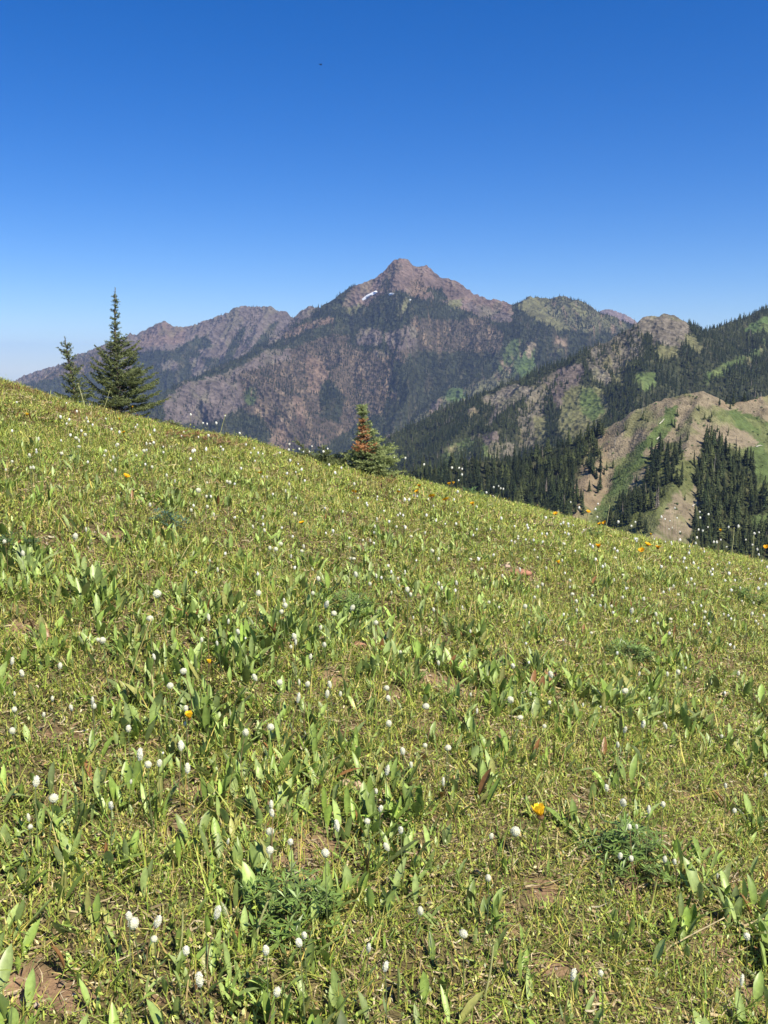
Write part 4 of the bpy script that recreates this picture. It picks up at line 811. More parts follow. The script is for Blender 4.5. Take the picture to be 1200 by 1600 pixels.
WHITE = [  # crop origin, divisor, positions read off the photograph (third value: relative size)
 (0, 1150, 2, [(435, 58, 1.35), (462, 85), (496, 81), (566, 27), (584, 101), (109, 139, 1.3), (168, 192), (348, 214), (410, 134, .7), (95, 279, .7), (850, 214), (852, 237), (847, 294), (909, 326, 1.1), (845, 352), (1017, 360, 1.1), (1053, 282), (1149, 262), (1187, 224), (1175, 163, .6), (714, 320, .6), (405, 560, 1.1), (415, 580, 1.1), (488, 582), (482, 632, .8), (580, 667, 1.1), (677, 551, 1.35), (626, 760, 1.5), (832, 667, 1.05), (938, 640, 1.05), (951, 618, .8), (1153, 661), (865, 797, 1.05), (88, 245, .5)]),
 (600, 1150, 2, [(6, 107), (84, 81, .7), (197, 32), (183, 143, .9), (53, 290), (12, 345, .9), (333, 310, .8), (412, 296, 1.2), (327, 440, .8), (114, 544, .9), (249, 612), (3, 718, 1.1), (590, 744, 1.1), (679, 737, .7), (1118, 764, .9), (1135, 620, 1.1), (878, 382), (908, 391, .8), (773, 378, .9), (738, 372, .9), (768, 280), (789, 274, .8), (828, 228, .9), (873, 209, 1.1), (749, 203, 1.2), (696, 158), (1094, 230, .9), (1067, 145, .9), (1193, 112, .8), (1042, 430, .5), (731, 19, .6)]),
 (0, 960, 4, [(72, 288, 1.1), (139, 362), (90, 480, .6), (89, 586), (76, 720), (327, 508, .7), (274, 608, .7), (450, 576), (373, 316), (610, 136, .9), (643, 153), (578, 540, 1.1), (590, 565, .9), (800, 708), (968, 258), (1150, 344), (1066, 436), (1162, 580), (1156, 668, .6), (1132, 816, 1.1), (934, 15), (1018, 862, .4)]),
 (300, 960, 4, [(106, 15), (229, 28, .7), (288, 100, 1.1), (60, 138, .8), (154, 163, .8), (334, 144, .4), (399, 387, 1.2), (550, 417), (669, 408, .6), (718, 428), (660, 522, 1.1), (863, 437), (841, 495, 1.1), (928, 479, .8), (491, 695), (332, 730), (643, 133), (650, 155, .8), (617, 185, .8), (825, 185), (742, 258), (1147, 44, 1.1), (806, 68, .7)]),
 (600, 960, 4, [(183, 5, .7), (539, 88, .8), (104, 220, .6), (340, 287, .8), (907, 36, .8), (888, 177, .6), (806, 312, 1.1), (1043, 370, 1.2), (1130, 272), (905, 297, .5), (1119, 155, .5), (540, 483, .8), (797, 521, 1.2), (915, 480, .7), (1035, 541), (854, 635), (1005, 683, .9), (583, 586, .8), (265, 565, 1.1), (31, 515), (17, 450), (30, 673, 1.2), (256, 800, .8), (397, 824, 1.1), (122, 850, .9)]),
 (900, 960, 4, [(96, 98), (512, 50, .7), (592, 12), (583, 114, .7), (739, 60, .7), (804, 5), (1126, 27), (1138, 45), (962, 186, .8), (989, 192, .9), (952, 2, .7), (1175, 2, .8), (398, 354, .8), (571, 352, 1.1), (637, 340), (1017, 350), (686, 330, .5), (312, 468, 1.2), (45, 548, .8), (154, 573, .5), (415, 683, 1.1), (550, 668, .8), (560, 682, .8), (303, 717, 1.1), (258, 796, .8), (913, 745), (930, 487, .6), (457, 520, .5)]),
 (0, 640, 3, [(360, 5), (284, 32), (324, 45), (406, 28, 1.3), (412, 52), (434, 68), (330, 116), (357, 120, 1.2), (369, 134), (371, 159, 1.4), (399, 107), (180, 124), (290, 193, 1.2), (137, 202), (55, 230), (28, 270), (142, 258), (155, 258), (170, 185, .7), (523, 88), (560, 102), (552, 150, 1.2), (546, 165, .7), (495, 183), (488, 203), (517, 227), (530, 212, 1.1), (540, 273), (640, 205), (673, 181), (686, 148), (703, 149, 1.1), (721, 152), (724, 94), (765, 171, .7), (712, 256), (780, 295, 1.2), (820, 324), (888, 271), (893, 228), (903, 192), (913, 188), (966, 184), (977, 118), (1045, 184), (1130, 272), (1192, 178), (930, 373, 1.5), (967, 394, 1.1), (969, 330), (895, 459), (972, 441, 1.1), (1002, 479), (1184, 537), (703, 433), (403, 552, .7), (353, 590, 1.3), (20, 603), (105, 659), (984, 696, .8), (1019, 737, .8), (919, 760, .6), (736, 853, 1.5), (1064, 325), (1078, 330), (1153, 160), (1123, 108, 1.1), (1014, 60, 1.1), (971, 64), (951, 60), (894, 20, 1.1), (1055, 25, .8)]),
 (400, 680, 3, [(157, 38, 1.1), (154, 64), (203, 61, 1.1), (223, 73, .7), (251, 73, .7), (262, 48, .8), (316, 73), (336, 61), (112, 79), (10, 80), (160, 115), (213, 158), (145, 175), (52, 185), (30, 185), (155, 217), (138, 250), (187, 283), (228, 210), (343, 136), (400, 150), (371, 173, 1.2), (460, 217, 1.1), (180, 356), (33, 372), (38, 433), (116, 496), (172, 472, .7), (64, 516), (93, 520), (222, 508, 1.1), (215, 530), (328, 456, .7), (361, 446, .8), (165, 557, .8), (438, 470), (502, 479), (535, 481), (553, 503, .7), (557, 415, 1.1), (567, 381), (624, 402, .9), (658, 417), (689, 373, .8), (697, 299), (717, 299), (698, 415), (700, 430, .8), (727, 462, 1.1), (793, 446), (799, 372), (825, 529), (857, 568, .9), (441, 562, 1.1), (458, 563, 1.2), (468, 648, 1.2), (533, 685, .9), (563, 647), (588, 665, .7), (665, 660, .9), (670, 692, .8), (698, 630), (710, 717, 1.3), (724, 734, .8), (635, 727, .8), (857, 681), (871, 703), (938, 678), (887, 412, .7), (938, 412, .9), (1018, 465, .7), (1007, 570), (1043, 578, .9), (1057, 617, .9), (1113, 558, .8), (1155, 648), (1099, 437, .7), (1150, 386), (1035, 326, 1.1), (928, 298, .8), (648, 100, .7), (700, 104, 1.1), (787, 134), (918, 149), (951, 151), (966, 154), (966, 181), (950, 208, .8), (945, 262, .9), (1080, 265), (1114, 240, 1.2), (1137, 235), (1147, 246), (1159, 248), (1112, 280, .6), (290, 656, 1.1), (266, 728, .8), (325, 787, 1.2), (10, 732, 1.2), (131, 761, .8), (135, 792, 1.1), (119, 813, .9), (363, 830), (447, 804, 1.1), (831, 804), (967, 797, .7), (1092, 770), (1140, 795, .8), (751, 583, .6), (569, 285, .6)]),
 (800, 780, 3, [(315, 37, 1.2), (390, 44), (402, 18), (275, 10), (400, 80), (158, 83), (240, 107), (264, 113), (287, 118, .8), (228, 113, .8), (70, 120), (75, 132), (140, 158, .8), (163, 160, .9), (264, 160, 1.1), (101, 187), (143, 196), (246, 197, 1.1), (14, 190), (28, 165), (28, 181, .8), (365, 208), (378, 220), (105, 226), (220, 245), (120, 262), (55, 270), (235, 276), (160, 312), (36, 317, 1.1), (392, 278), (437, 296), (425, 312), (480, 228), (494, 240), (485, 263, 1.1), (522, 344, 1.1), (592, 310, 1.1), (600, 320, .8), (478, 367), (740, 270, .8), (700, 312), (498, 104, 1.2), (578, 104), (560, 122, 1.2), (577, 183), (587, 183), (584, 193, .8), (786, 150), (787, 187, 1.1), (746, 200), (740, 98, .8), (717, 90, .9), (701, 80), (773, 84, .7), (736, 136), (751, 131), (763, 37, .8), (880, 56), (882, 83), (921, 67), (874, 140), (894, 144, 1.1), (918, 128), (867, 177, 1.1), (862, 203), (945, 198), (960, 198), (978, 187), (1015, 128), (1061, 124, 1.2), (1005, 220, .8), (1137, 157), (1158, 152, .8), (1096, 186, 1.1), (1127, 210), (1150, 232), (1157, 257), (829, 249, 1.1), (852, 296, .9), (808, 274), (940, 325), (938, 350), (1018, 296), (1018, 345, 1.1), (840, 371), (824, 379), (1000, 378, .8), (1045, 377, .8), (143, 383, 1.3), (122, 398), (107, 446, 1.2), (62, 488, 1.1), (271, 368), (273, 400), (248, 343, .7), (284, 430, 1.3), (301, 463, 1.2), (304, 508), (466, 488), (474, 527, .7), (519, 445, 1.3), (558, 520, 1.4), (617, 452, 1.4), (674, 525, 1.2), (543, 405), (534, 415, .8), (648, 420, .7), (758, 396, 1.1), (738, 414), (778, 434, 1.2), (817, 508, 1.1), (848, 475), (1070, 404, 1.2), (1028, 424), (1078, 466, 1.1), (1132, 474, 1.2), (1155, 415, 1.1), (1188, 395), (1195, 315), (905, 516, 1.1), (992, 528), (1014, 533, 1.1), (1127, 523, 1.1), (1181, 535), (1170, 285), (1120, 347, .7)])]
W = [(x0 + q[0] / dv, y0 + q[1] / dv, q[2] if len(q) > 2 else 1.0) for (x0, y0, dv, L) in WHITE for q in L]
rf = np.random.default_rng(55)
def place_head(px, py, h):
    """point of the head and height of the stem for a flower whose head shows at (px, py)"""
    for hh in [h, h + .04, h + .08, h + .12, h + .17, h + .22, h + .3, h + .4]:
        p = hit_hill([px], [py], hh)[0]
        if not np.isnan(p[0]) and p[1] < 14: return p, hh
    return None, h
FL = []
for (a, b, sz) in W:
    h = rf.uniform(.11, .19) * (.8 + .2 * sz); p, hh = place_head(a, b + 1.5, h)
    if p is not None: FL.append((p, hh, sz, a, b))
FL.sort(key=lambda q: -q[2] * .02 / np.linalg.norm(q[0]))
NEAR_LABELS = {(313, 1530): 'largest elongated white flower head, lowest on the left near bare soil', (338, 1425): 'long egg-shaped white flower head between the two yellow-green seed stalks', (217, 1179): 'tall oval white flower head, leftmost of a row of three', (54, 1219): 'oval white flower head standing alone near the left edge',
 (806, 1298): 'round white flower head just below left of the orange flower', (948, 1229): 'white flower head first in the row right of the orange flower', (974, 1251): 'broad white flower head, second in the row right of the orange flower', (1036, 1254): 'white flower head above the dark leafy clump, right end of its row',
 (601, 1509): 'white flower head lowest at the middle of the picture', (895, 1522): 'fluffy white flower head beside a smaller button-like one near the bottom', (939, 1518): 'small button-like white flower head right of a fluffy larger one', (1167, 1460): 'white flower head near the right edge, right of the pale bent stalk',
 (1159, 1532): 'dull white flower head in the bottom right corner', (432, 1548): 'white flower head nearest the bottom edge, left of the middle', (290, 1483): 'round white flower head at the foot of the yellow seed stalk', (724, 1456): 'white flower head alone between the bent stalks, lower middle', (657, 1422): 'white flower head rising out of two tall broad leaves',
 (1039, 1341): 'bright white flower head at the right rim of the dark leafy clump', (245, 988): 'paired white flower head', (508, 1330): 'slanting white flower head below the tan stone', (454, 1313): 'cone-shaped white flower head above a thin straight yellow stalk', (174, 1257): 'roundish white flower head alone among tall leaves at left'}
def near_label(a, b):
    for (u, v), t in NEAR_LABELS.items():
        if abs(a - u) < 3 and abs(b - v) < 3 and (u, v) != (245, 988): return t
    return None
def zone(a, b):
    if b < np.interp(a, [0, 600, 1200], [588, 735, 858]): return 'white flower on a thin stem standing clear above the brow, mountains behind', 'white flowers above the brow'
    if b < np.interp(a, [0, 600, 1200], [690, 850, 940]): return 'tiny white flower in the farthest band of the meadow below the brow', 'white flowers near the brow'
    if b < 1165: return 'small white flower head in the middle distance of the meadow', 'white flowers in the middle of the meadow'
    return 'white tufted flower head on a thin stem in the nearest grass', 'white flowers in the nearest grass'
restF = []
for n_, (p, hh, sz, a, b) in enumerate(FL):
    d = float(np.linalg.norm(p)); size = .0156 * sz * rf.uniform(.85, 1.12) * (1.0 if b > 1000 else 1.05); lab, grp = zone(a, b); sp = near_label(a, b)
    lx, ly = rf.normal(0, .10, 2); q = Vector((lx, ly, 1)).normalized(); base = Vector(p) - q * (hh + size * .5); base.z = float(hill(base.x, base.y)) - .005; q = (Vector(p) - base); Ls = q.length - size * .5; rot = q.to_track_quat('Z', 'Y').to_euler()
    if n_ < 110:
        e = link('white_wildflower', None, loc=base); e.rotation_euler = rot; tag(e, sp or lab, 'flower', None if sp else grp)
        ratio = 2 if sz < .8 else n_ % 5
        if sp and ('elong' in sp or 'egg' in sp or 'oval' in sp): ratio = 0
        bo = link('bloom', BL[ratio], e, (0, 0, Ls - size * .1)); fz = rf.uniform(.85, 1.15); bo.scale = (size * 1.15 * fz, size * 1.15 * rf.uniform(.9, 1.1), size * (1.35 if ratio in (0, 1) else 1.1) / fz); bo.rotation_euler = (rf.normal(0, .15), rf.normal(0, .15), rf.uniform(0, 6))
        so = link('stem', ST[n_ % 3], e); so.scale = (1, 1, Ls / .18)
    elif n_ < 292:
        o = link('white_wildflower', SMALL[n_ % 6], loc=base); o.rotation_euler = rot; k = size / .0195; o.scale = (k, k, Ls / .18 * .97); tag(o, lab, 'flower', grp)
    else: restF.append((base, rot, size, Ls))
def flower_mass(items, name, label):
    V = []; C = []; F = []; o = 0; b = Buf(); me = BL[2]; v = np.zeros(len(me.vertices) * 3); me.vertices.foreach_get('co', v); v = v.reshape(-1, 3)
    t6 = [];
    for (base, rot, size, Ls) in items:
        M = rot.to_matrix(); nu = 7
        ring = [(0, 0, 0)] + [(.42 * sin(q) * cos(a), .42 * sin(q) * sin(a), .55 - .55 * cos(q)) for q in (.7, 1.5, 2.3) for a in np.arange(nu) * 2 * pi / nu] + [(0, 0, 1.1)]
        R = np.array(ring) * size * 1.1 * (1 + np.random.default_rng(o).normal(0, .12, (len(ring), 1))); R[:, 2] += Ls; P = np.array([list(M @ Vector(x)) for x in R]) + np.array(base)
        T = [(0, 1 + (i + 1) % nu, 1 + i) for i in range(nu)] + [(len(ring) - 1, 1 + 2 * nu + i, 1 + 2 * nu + (i + 1) % nu) for i in range(nu)]; Q = [(1 + j * nu + i, 1 + j * nu + (i + 1) % nu, 1 + (j + 1) * nu + (i + 1) % nu, 1 + (j + 1) * nu + i) for j in range(2) for i in range(nu)]
        b.add(P, (.95, .94, .84), Q, T); st = np.array([list(M @ Vector((0, 0, Ls * t))) for t in (0, .5, 1)]) + np.array(base); tube(b, st, .0012, (.17, .19, .07), 3); o += 1
    tag(link(name, b.mesh(name, [M_petal])), label, 'flowers', kind='stuff')
for k in range(90):
    a = rf.uniform(10, 1190); b = np.interp(a, [0, 600, 1200], [600, 750, 875]) + rf.exponential(55) + 4; p, hh = place_head(a, b, .09)
    if p is not None: restF.append((Vector(p) - Vector((0, 0, hh)), Vector((0, 0, 1)).to_track_quat('Z', 'Y').to_euler(), .012, hh))
flower_mass(restF, 'small_white_flowers', 'scattered pinhead-sized white flowers towards the brow')
print('flowers', len(FL), 'rest', len(restF))

def orange_mesh(seed, cup):
    """cup of about ten broad rays, diameter 1, standing on the origin"""
    r = np.random.default_rng(seed); b = Buf()
    for lay, (n, sc, el) in enumerate(((9, 1.0, cup), (7, .78, cup * 1.35))):
        for k in range(n):
            a = 2 * pi * (k + .5 * lay) / n + r.normal(0, .12); d = np.array([cos(a), sin(a), 0]); w_ = np.array([-sin(a), cos(a), 0]); V = []; L = .5 * sc * r.uniform(.85, 1.1)
            for t, ww in ((.08, .06), (.4, .15), (.75, .17), (1.0, .09)):
                c = d * L * t * cos(el) + np.array([0, 0, 1]) * L * (t * sin(el) + .18 * t * t * (1 if r.random() < .8 else -.6)) + np.array([0, 0, .06]); V += [c - w_ * ww, c - np.array([0, 0, .02]), c + w_ * ww]
            Q = [];
            for s_ in range(3): q = 3 * s_; Q += [(q, q + 1, q + 4, q + 3), (q + 1, q + 2, q + 5, q + 4)]
            b.add(V, (np.array([.98, .66, .03]) if cup > .9 else np.array([.92, .50, .015])) * r.uniform(.85, 1.1) * np.array([1, r.uniform(.85, 1.15), 1]), Q)
    for k in range(26):
        a = r.uniform(0, 6.28); q = .13 * math.sqrt(r.random()); p = np.array([q * cos(a), q * sin(a), .1]); b.add([p, p + [.02, .01, .02], p + [0, 0, .13], p + [-.02, .01, .02]], (.62, .27, .02), [(0, 1, 2, 3)])
    return b.mesh('bloom', [M_petal])
def calyx_mesh():
    b = Buf(); P = [(0, 0, -.10), (0, 0, -.02), (0, 0, .07), (0, 0, .11)]; tube(b, P, [.05, .15, .17, .03], (.20, .11, .05), 9)
    for k in range(9): a = k * .7; p = np.array([.13 * cos(a), .13 * sin(a), .03]); b.add([p + [-.04 * sin(a), .04 * cos(a), 0], p - [-.04 * sin(a), .04 * cos(a), 0], p * 1.6 + [0, 0, .14]], (.17, .12, .05), None, [(0, 1, 2)])
    return b.mesh('calyx', [M_stem])
OB = [orange_mesh(1, 1.0), orange_mesh(2, .35), orange_mesh(3, .7)]; CAL = calyx_mesh(); OST = stem_mesh(9, (.17, .12, .06), .0014, True)
ORANGE = [(845, 1269, .040, 0, 'single bright orange flower in the near meadow, petals half closed'), (296, 1118, .026, 0, 'orange flower drooping at the end of a pale lying stalk'), (652, 765, .03, 1, 'orange flower just right of the fir with dead needles, below the upper one'), (655, 757, .026, 2, 'upper of two orange flowers at the brow right of the fir'),
 (675, 773, .034, 1, 'wide flat orange flower between the brow pair and the round one'), (697, 778, .032, 1, 'round orange flower facing the viewer below the upright pair on the brow'), (702, 754, .026, 2, 'left bloom of the upright orange pair against the dark forest'), (708, 753, .024, 0, 'right bloom of the upright orange pair against the dark forest'),
 (739, 785, .028, 2, 'pale orange flower above a white head on the central brow'), (622, 766, .02, 1, 'dull orange flower at the foot of the fir with dead needles'), (553, 766, .024, 1, 'orange star-like flower left below the fir with dead needles'), (472, 814, .020, 1, 'orange flower with a rusty bud, left middle of the far meadow'),
 (407, 736, .022, 1, 'faint yellow-orange flower by two white heads, left of the central fir'), (868, 800, .028, 1, 'yellow flower low on the brow at the left end of the right-hand group'), (919, 797, .028, 1, 'yellow flower seen against the green strip of the spur'), (937, 816, .030, 1, 'left of two yellow flowers touching on the brow'), (945, 814, .028, 1, 'right of two yellow flowers touching on the brow'),
 (935, 851, .030, 2, 'orange flower among grass well below the touching yellow pair'), (1003, 857, .030, 1, 'left one of three orange flowers in a short row'), (1012, 848, .034, 1, 'middle and largest one of three orange flowers in a short row'), (1029, 853, .030, 2, 'right one of three orange flowers in a short row'), (1017, 833, .02, 0, 'narrow orange bud above the short row of three'),
 (873, 877, .024, 0, 'red-orange flower right of the red soil patch'), (1126, 827, .024, 0, 'tall narrow orange bud against the dark grove'), (1197, 852, .030, 1, 'orange flower cut by the right edge of the picture'), (187, 653, .020, 0, 'orange flower directly under the trunk of the tall fir'), (193, 673, .022, 1, 'bright yellow flower below the tall fir, upper of two'),
 (197, 741, .024, 1, 'bright yellow flower on the left slope, alone far below the tall fir'), (42, 646, .022, 0, 'orange flower by the gravel near the left edge'), (207, 634, .018, 0, 'small orange flower against the lowest bough of the tall fir'), (327, 1033, .018, 0, 'narrow yellow bloom low among tall leaves left of the middle')]
for k, (a, b, sz, typ, lab) in enumerate(ORANGE):
    sz *= 1.45
    p, hh = place_head(a, b + 2, .16 if b > 900 else .13)
    if p is None: continue
    e = link('orange_wildflower', None); base = Vector(p) - Vector((0, 0, hh)); base.z = float(hill(base.x, base.y)) - .004; e.location = base; Ls = p[2] - base.z - sz * .2; tag(e, lab, 'flower', 'orange and yellow flowers')
    tilt = (radians(25 if typ == 1 else 8) + rf.normal(0, .15), rf.normal(0, .2), rf.uniform(0, 6.28))
    for nm, me in (('bloom', OB[typ]), ('calyx', CAL)): o = link(nm, me, e, (0, 0, Ls)); o.scale = (sz * (1.0 if typ else .95),) * 3; o.rotation_euler = tilt
    o = link('stem', OST, e); o.scale = (1, 1, Ls / .18)

# ------------------------------------------------------------------ dry stalks and seed heads
def stalk(label, pts, rad, col, head, name='seed_stalk'):
    """pts: rows of the photograph from base to tip; base stands on the ground, tip rises by h"""
    (a0, b0), (a1, b1), h, bend = pts; B = hit_hill([a0], [b0])[0]
    if np.isnan(B[0]): B = spot(a0, 8.6)
    d = pix_dir(a1, b1); T = d * (B[1] + .03) / d[1]
    if T[2] < hill(T[0], T[1]) + .02: T = hit_hill([a1], [b1], h)[0]
    root = link(name, None, loc=tuple(B)); tag(root, label, 'stalk'); v = T - B; t = np.linspace(0, 1, 9)[:, None]; side = np.array([1.0, 0, .4]) * bend
    P = v * t + side * np.sin(pi * t) ; P[0, 2] -= .01; bf = Buf(); tube(bf, P, np.linspace(rad * 1.2, rad * .8, 9), col, 6); link('stem', bf.mesh('stem', [M_stem], True), root)
    if head:
        hb = Buf(); r = np.random.default_rng(int(a0)); R = head
        for k in range(34):
            q = r.normal(0, 1, 3); q[2] = abs(q[2]) * .8 - .2; q /= np.linalg.norm(q); w_ = np.cross(q, [.3, .2, 1]); w_ *= .22 / np.linalg.norm(w_); p = v; hb.add([p, p + (q * .6 + w_) * R, p + q * R, p + (q * .6 - w_) * R], np.array(col) * r.uniform(.9, 1.5), [(0, 1, 2, 3)])
        link('seed_head', hb.mesh('seed_head', [M_petal]), root)
YG = (.30, .30, .12); DRY = (.46, .38, .20)
stalk('upright yellow-green stalk with a star-shaped seed head, left of the long egg-shaped flower', ((278, 1500), (285, 1418), .13, .004), .0022, YG, .011)
stalk('thick yellow-green stalk bent over at its tip, beside the dark leafy clump', ((398, 1492), (421, 1402), .14, -.008), .0028, YG, .010)
stalk('thin straight yellow stalk below the cone-shaped white flower', ((466, 1362), (463, 1287), .12, .002), .0014, (.36, .32, .10), 0)
stalk('slanting yellow stalk rising right below the tan stone', ((523, 1366), (562, 1292), .12, -.006), .0016, (.42, .38, .10), 0)
stalk('pale green stalk with a tight green bud near the bottom middle', ((755, 1566), (771, 1472), .14, .004), .0024, YG, .009)
stalk('long pale dry stalk arching right near the lower right corner', ((1037, 1484), (1132, 1434), .07, -.004), .0018, DRY, 0, 'dry_stalk')
stalk('long thin yellow stalk slanting up right in the left meadow', ((196, 1086), (237, 966), .2, -.004), .0015, (.44, .37, .13), 0, 'dry_stalk')
stalk('pale dry stalk lying low left of the drooping orange flower', ((206, 1106), (281, 1127), .04, .004), .0017, DRY, 0, 'dry_stalk')
stalk('pale stalk with a white umbel above the dark leafy clump in mid meadow', ((537, 945), (550, 869), .22, .003), .0022, (.34, .34, .15), .03)
stalk('leaning brow stalk with a pale round head before the small fir', ((134, 643), (122, 601), .2, .004), .0036, (.36, .36, .16), .018)
stalk('leaning brow stalk crossing the lower boughs of the tall fir', ((160, 636), (172, 608), .15, .003), .003, (.34, .34, .15), .012)
stalk('stalk with a small white head on the brow between tall fir and mid fir', ((343, 676), (352, 649), .15, -.003), .0026, (.36, .36, .16), .014)
stalk('tall pale stalk with a flat head before the dark grove at right', ((1142, 862), (1147, 826), .2, .004), .003, (.40, .40, .18), .014)
stalk('stalk with a small flat white head before the green strip', ((945, 812), (953, 787), .15, .003), .0026, (.38, .38, .18), .014)
stalk('pale stalk at the right edge of the brow, right of the tall one', ((1176, 868), (1178, 835), .2, -.003), .0028, (.40, .40, .18), .010)

# ------------------------------------------------------------------ leafy clumps with divided leaves
def clump(label, px, py, R, n, seed, col=(.14, .215, .05)):
    B = hit_hill([px], [py])[0]; r = np.random.default_rng(seed); root = link('leafy_plant', None, loc=tuple(B)); tag(root, label, 'plant', 'dark leafy clumps'); lb = Buf(); sb = Buf()
    for k in range(int(n * .48)):
        a = r.uniform(0, 6.28); q = R * 1.1 * r.random() ** .6; h = .075 * r.uniform(.45, 1.15) * (1.2 - q / R * .5); x, y = q * cos(a), q * sin(a); z = float(hill(B[0] + x, B[1] + y)) - B[2] + h; tip = np.array([x, y, z]); o = tip * .35; o[2] = float(hill(B[0] + o[0], B[1] + o[1])) - B[2]
        tube(sb, [o, (o + tip) / 2 + [0, 0, .01], tip], .0011, (.12, .16, .06), 3); nl = r.integers(6, 9); tilt = r.normal(0, .35, 2)
        for j in range(nl):
            b_ = 2 * pi * j / nl + r.normal(0, .1); L = .027 * r.uniform(.6, 1.25); d = np.array([cos(b_), sin(b_), .35 + tilt[0] * cos(b_) + tilt[1] * sin(b_)]); w_ = np.array([-sin(b_), cos(b_), 0]) * L * .13
            lb.add([tip, tip + d * L * .55 + w_, tip + d * L * [1, 1, .8], tip + d * L * .55 - w_], np.array(col) * r.uniform(.7, 1.6), [(0, 1, 2, 3)])
    link('leaves', lb.mesh('leaves', [M_leaf]), root); link('stems', sb.mesh('stems', [M_stem]), root)
clump('dark green feathery clump in mid meadow below the umbel stalk', 545, 965, .135, 170, 1)
clump('dark leafy clump right of the orange flower with white heads round it', 985, 1350, .115, 150, 2)
clump('dark clump of finger-shaped leaves left of the lower middle', 458, 1440, .10, 120, 3)
clump('dark clump below the pair of white heads, right middle meadow', 988, 1035, .10, 100, 4)
clump('dark clump cut by the right edge below the brow', 1185, 948, .15, 110, 5)
clump('blue-green little clump on the left slope under the tall fir', 265, 828, .07, 50, 6, (.07, .13, .09))
clump('dark clump with leathery leaves at the left edge', 14, 872, .12, 80, 7, (.07, .12, .045))
clump('bright green clump on the brow where the forest begins, centre right', 742, 778, .12, 90, 8, (.09, .16, .05))
clump('dark green clump low on the right in front of the yellow pair', 932, 843, .07, 45, 9)
clump('green clump on the brow right of the tall fir', 288, 664, .16, 80, 10, (.08, .14, .05))

clump('reddish low mat of leaves on the brow under the tall fir', 222, 652, .20, 110, 11, (.24, .13, .06))
clump('rust-tinged low plant on the brow left of the pale round-headed stalk', 104, 630, .14, 80, 12, (.20, .14, .06))
clump('red-brown low plant where the brow dips right of the tall fir', 292, 690, .15, 90, 13, (.27, .12, .06))
clump('dull red low plant at the brow midway between tall fir and mid fir', 338, 697, .14, 80, 14, (.24, .14, .07))

# ------------------------------------------------------------------ stones
def stone(label, px, py, sx, sy, sz, col, seed, lobes=1):
    B = hit_hill([px], [py])[0]
    if np.isnan(B[0]): return
    b = Buf(); nu, nv = 20, 12
    for l in range(lobes):
        V = []
        for j in range(nv + 1):
            for i in range(nu):
                a = 2 * pi * i / nu; q = pi * j / nv; d = np.array([sin(q) * cos(a), sin(q) * sin(a), cos(q)]); k = 1 + .22 * pn(d[0] * 1.3 + seed, d[1] * 1.3 + d[2], seed) + .08 * pn(d[0] * 4, d[1] * 4 + d[2] * 3, seed + 1)
                V.append((d[0] * sx * k * (1 if l == 0 else .6) + l * sx * 1.5, d[1] * sy * k, d[2] * sz * k * (1 if l == 0 else .8)))
        Q = [(j * nu + i, j * nu + (i + 1) % nu, (j + 1) * nu + (i + 1) % nu, (j + 1) * nu + i) for j in range(nv) for i in range(nu)]; b.add(V, col, Q)
    me = b.mesh('stone', [M_stone], True); o = link('stone', me, loc=(B[0], B[1], B[2] + sz * .15)); tag(o, label, 'stone')
M_stone = terrain_mat('stone', 30, 160, .5, .003, .25)
stone('tan two-lobed stone half hidden by leaves, lower middle', 540, 1230, .022, .016, .020, (.42, .31, .21), 3, 2)
stone('brown earthen lump below the dark feathery clump', 562, 1010, .030, .02, .016, (.33, .18, .12), 5)
stone('reddish flat stone lying in the far right meadow', 812, 896, .07, .04, .018, (.34, .17, .11), 7)
stone('small pale stone on the bare brow left of the mid fir', 402, 692, .04, .03, .02, (.44, .35, .27), 8)
stone('grey-tan stone beside the red soil patch', 790, 886, .03, .02, .014, (.36, .27, .2), 9)

# ------------------------------------------------------------------ fallen logs on the spur
def fallen_log(label, a, b):
    pts = []
    for (u, v) in (a, b):
        d = pix_dir(u, v); T = np.linspace(360, 640, 900); Q = d[None] * (T / d[1])[:, None]; g = Q[:, 2] - fs(Q[:, 0], Q[:, 1]); k = np.argmax(g < 0); pts.append(Q[k])
    P0, P1 = pts; 
    if np.linalg.norm(P1 - P0) > 30: P1 = P0 + (P1 - P0) * 12 / np.linalg.norm(P1 - P0)
    t = np.linspace(0, 1, 7); P = P0[None] * (1 - t[:, None]) + P1[None] * t[:, None]; P[:, 2] = fs(P[:, 0], P[:, 1]) + .45; bf = Buf(); tube(bf, P - P0, np.linspace(.28, .14, 7), (.55, .51, .45), 7)
    for k in (2, 3, 4): q = P[k] - P0; tube(bf, [q, q + [.5, .2, .7]], [.07, .03], (.5, .46, .4), 4)
    tag(link('fallen_log', bf.mesh('fallen_log', [M_bark], True), loc=tuple(P0)), label, 'log')
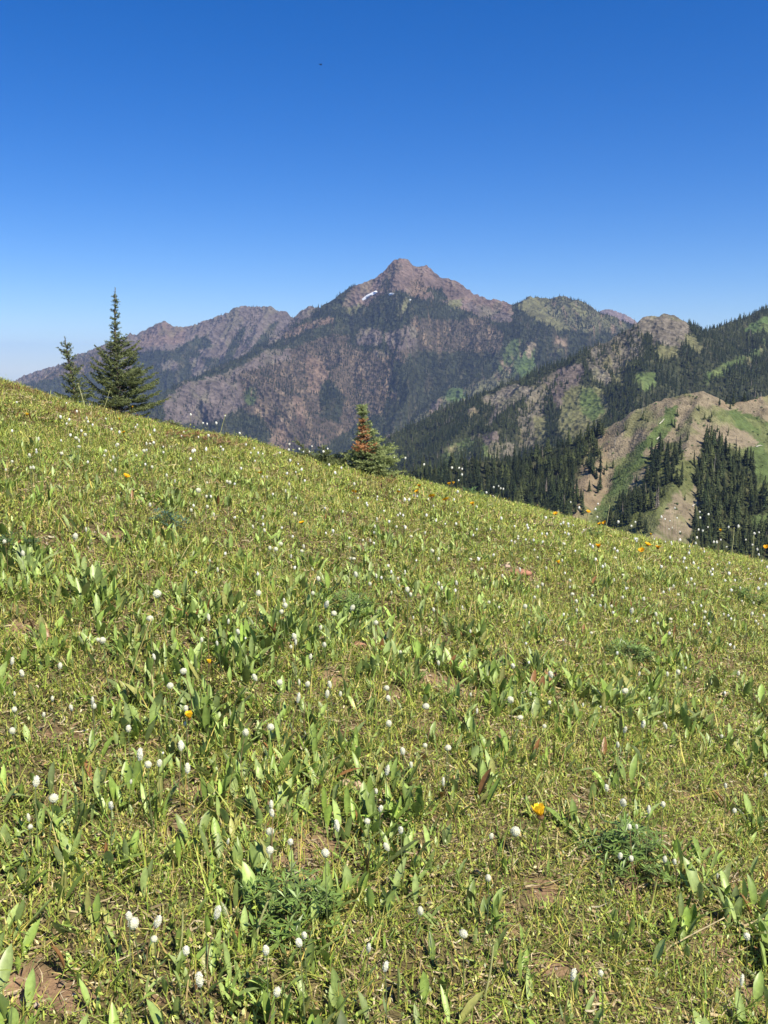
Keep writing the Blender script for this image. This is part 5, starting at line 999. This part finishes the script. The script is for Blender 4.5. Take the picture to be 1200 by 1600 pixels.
fallen_log('bleached log lying across the top of the green strip', (1030, 664), (1038, 656)); fallen_log('bleached log at the lower edge of the green strip', (1026, 688), (1032, 681))
fallen_log('bleached log in the bright meadow at far right', (1181, 699), (1191, 698)); fallen_log('bleached log on bare slope left of the dense grove', (1082, 793), (1089, 786))

# ------------------------------------------------------------------ a bird far up in the sky
def bird():
    b = Buf(); t = np.linspace(0, 1, 9); body = np.stack([t * .5 - .25, 0 * t, 0 * t], -1); tube(b, body, .07 * np.sin(pi * (t * .9 + .05)) ** .7, (.03, .03, .035), 8)
    for s_ in (-1, 1): b.add([(.10, 0, .02), (-.10, 0, .02), (-.12, s_ * .28, .12), (-.02, s_ * .58, .05), (.06, s_ * .3, .14)], (.03, .03, .035), None, [(0, 1, 2), (0, 2, 4), (4, 2, 3)])
    b.add([(-.2, 0, 0), (-.42, .09, 0), (-.42, -.09, 0)], (.03, .03, .035), None, [(0, 1, 2)]); d = at_depth(501, 101, 165)
    body_me = b.mesh('bird', [M_bark]); o = link('bird', body_me, loc=tuple(d)); o.rotation_euler = (.2, .1, .7); tag(o, 'tiny dark bird alone high in the blue sky', 'bird')
bird()

# ------------------------------------------------------------------ the air: thin blue-white haze over the whole country
def haze():
    x = 19500; z0, z1 = -641.5, 520; V = [(a * x, b * x, c) for c in (z0, z1) for a, b in ((-1, -1), (1, -1), (1, 1), (-1, 1))]; F = [(3, 2, 1, 0), (4, 5, 6, 7), (0, 1, 5, 4), (1, 2, 6, 5), (2, 3, 7, 6), (3, 0, 4, 7)]
    me = bpy.data.meshes.new('haze'); me.from_pydata(V, [], F); m = bpy.data.materials.new('haze_air'); m.use_nodes = True; t = m.node_tree; t.nodes.clear(); o = t.nodes.new('ShaderNodeOutputMaterial'); v = t.nodes.new('ShaderNodeVolumePrincipled')
    v.inputs['Color'].default_value = (.42, .58, 1.0, 1); v.inputs['Density'].default_value = HAZE_DENSITY; v.inputs['Anisotropy'].default_value = .0; t.links.new(v.outputs[0], o.inputs['Volume']); me.materials.append(m)
    tag(link('haze', me), kind='stuff')
haze()
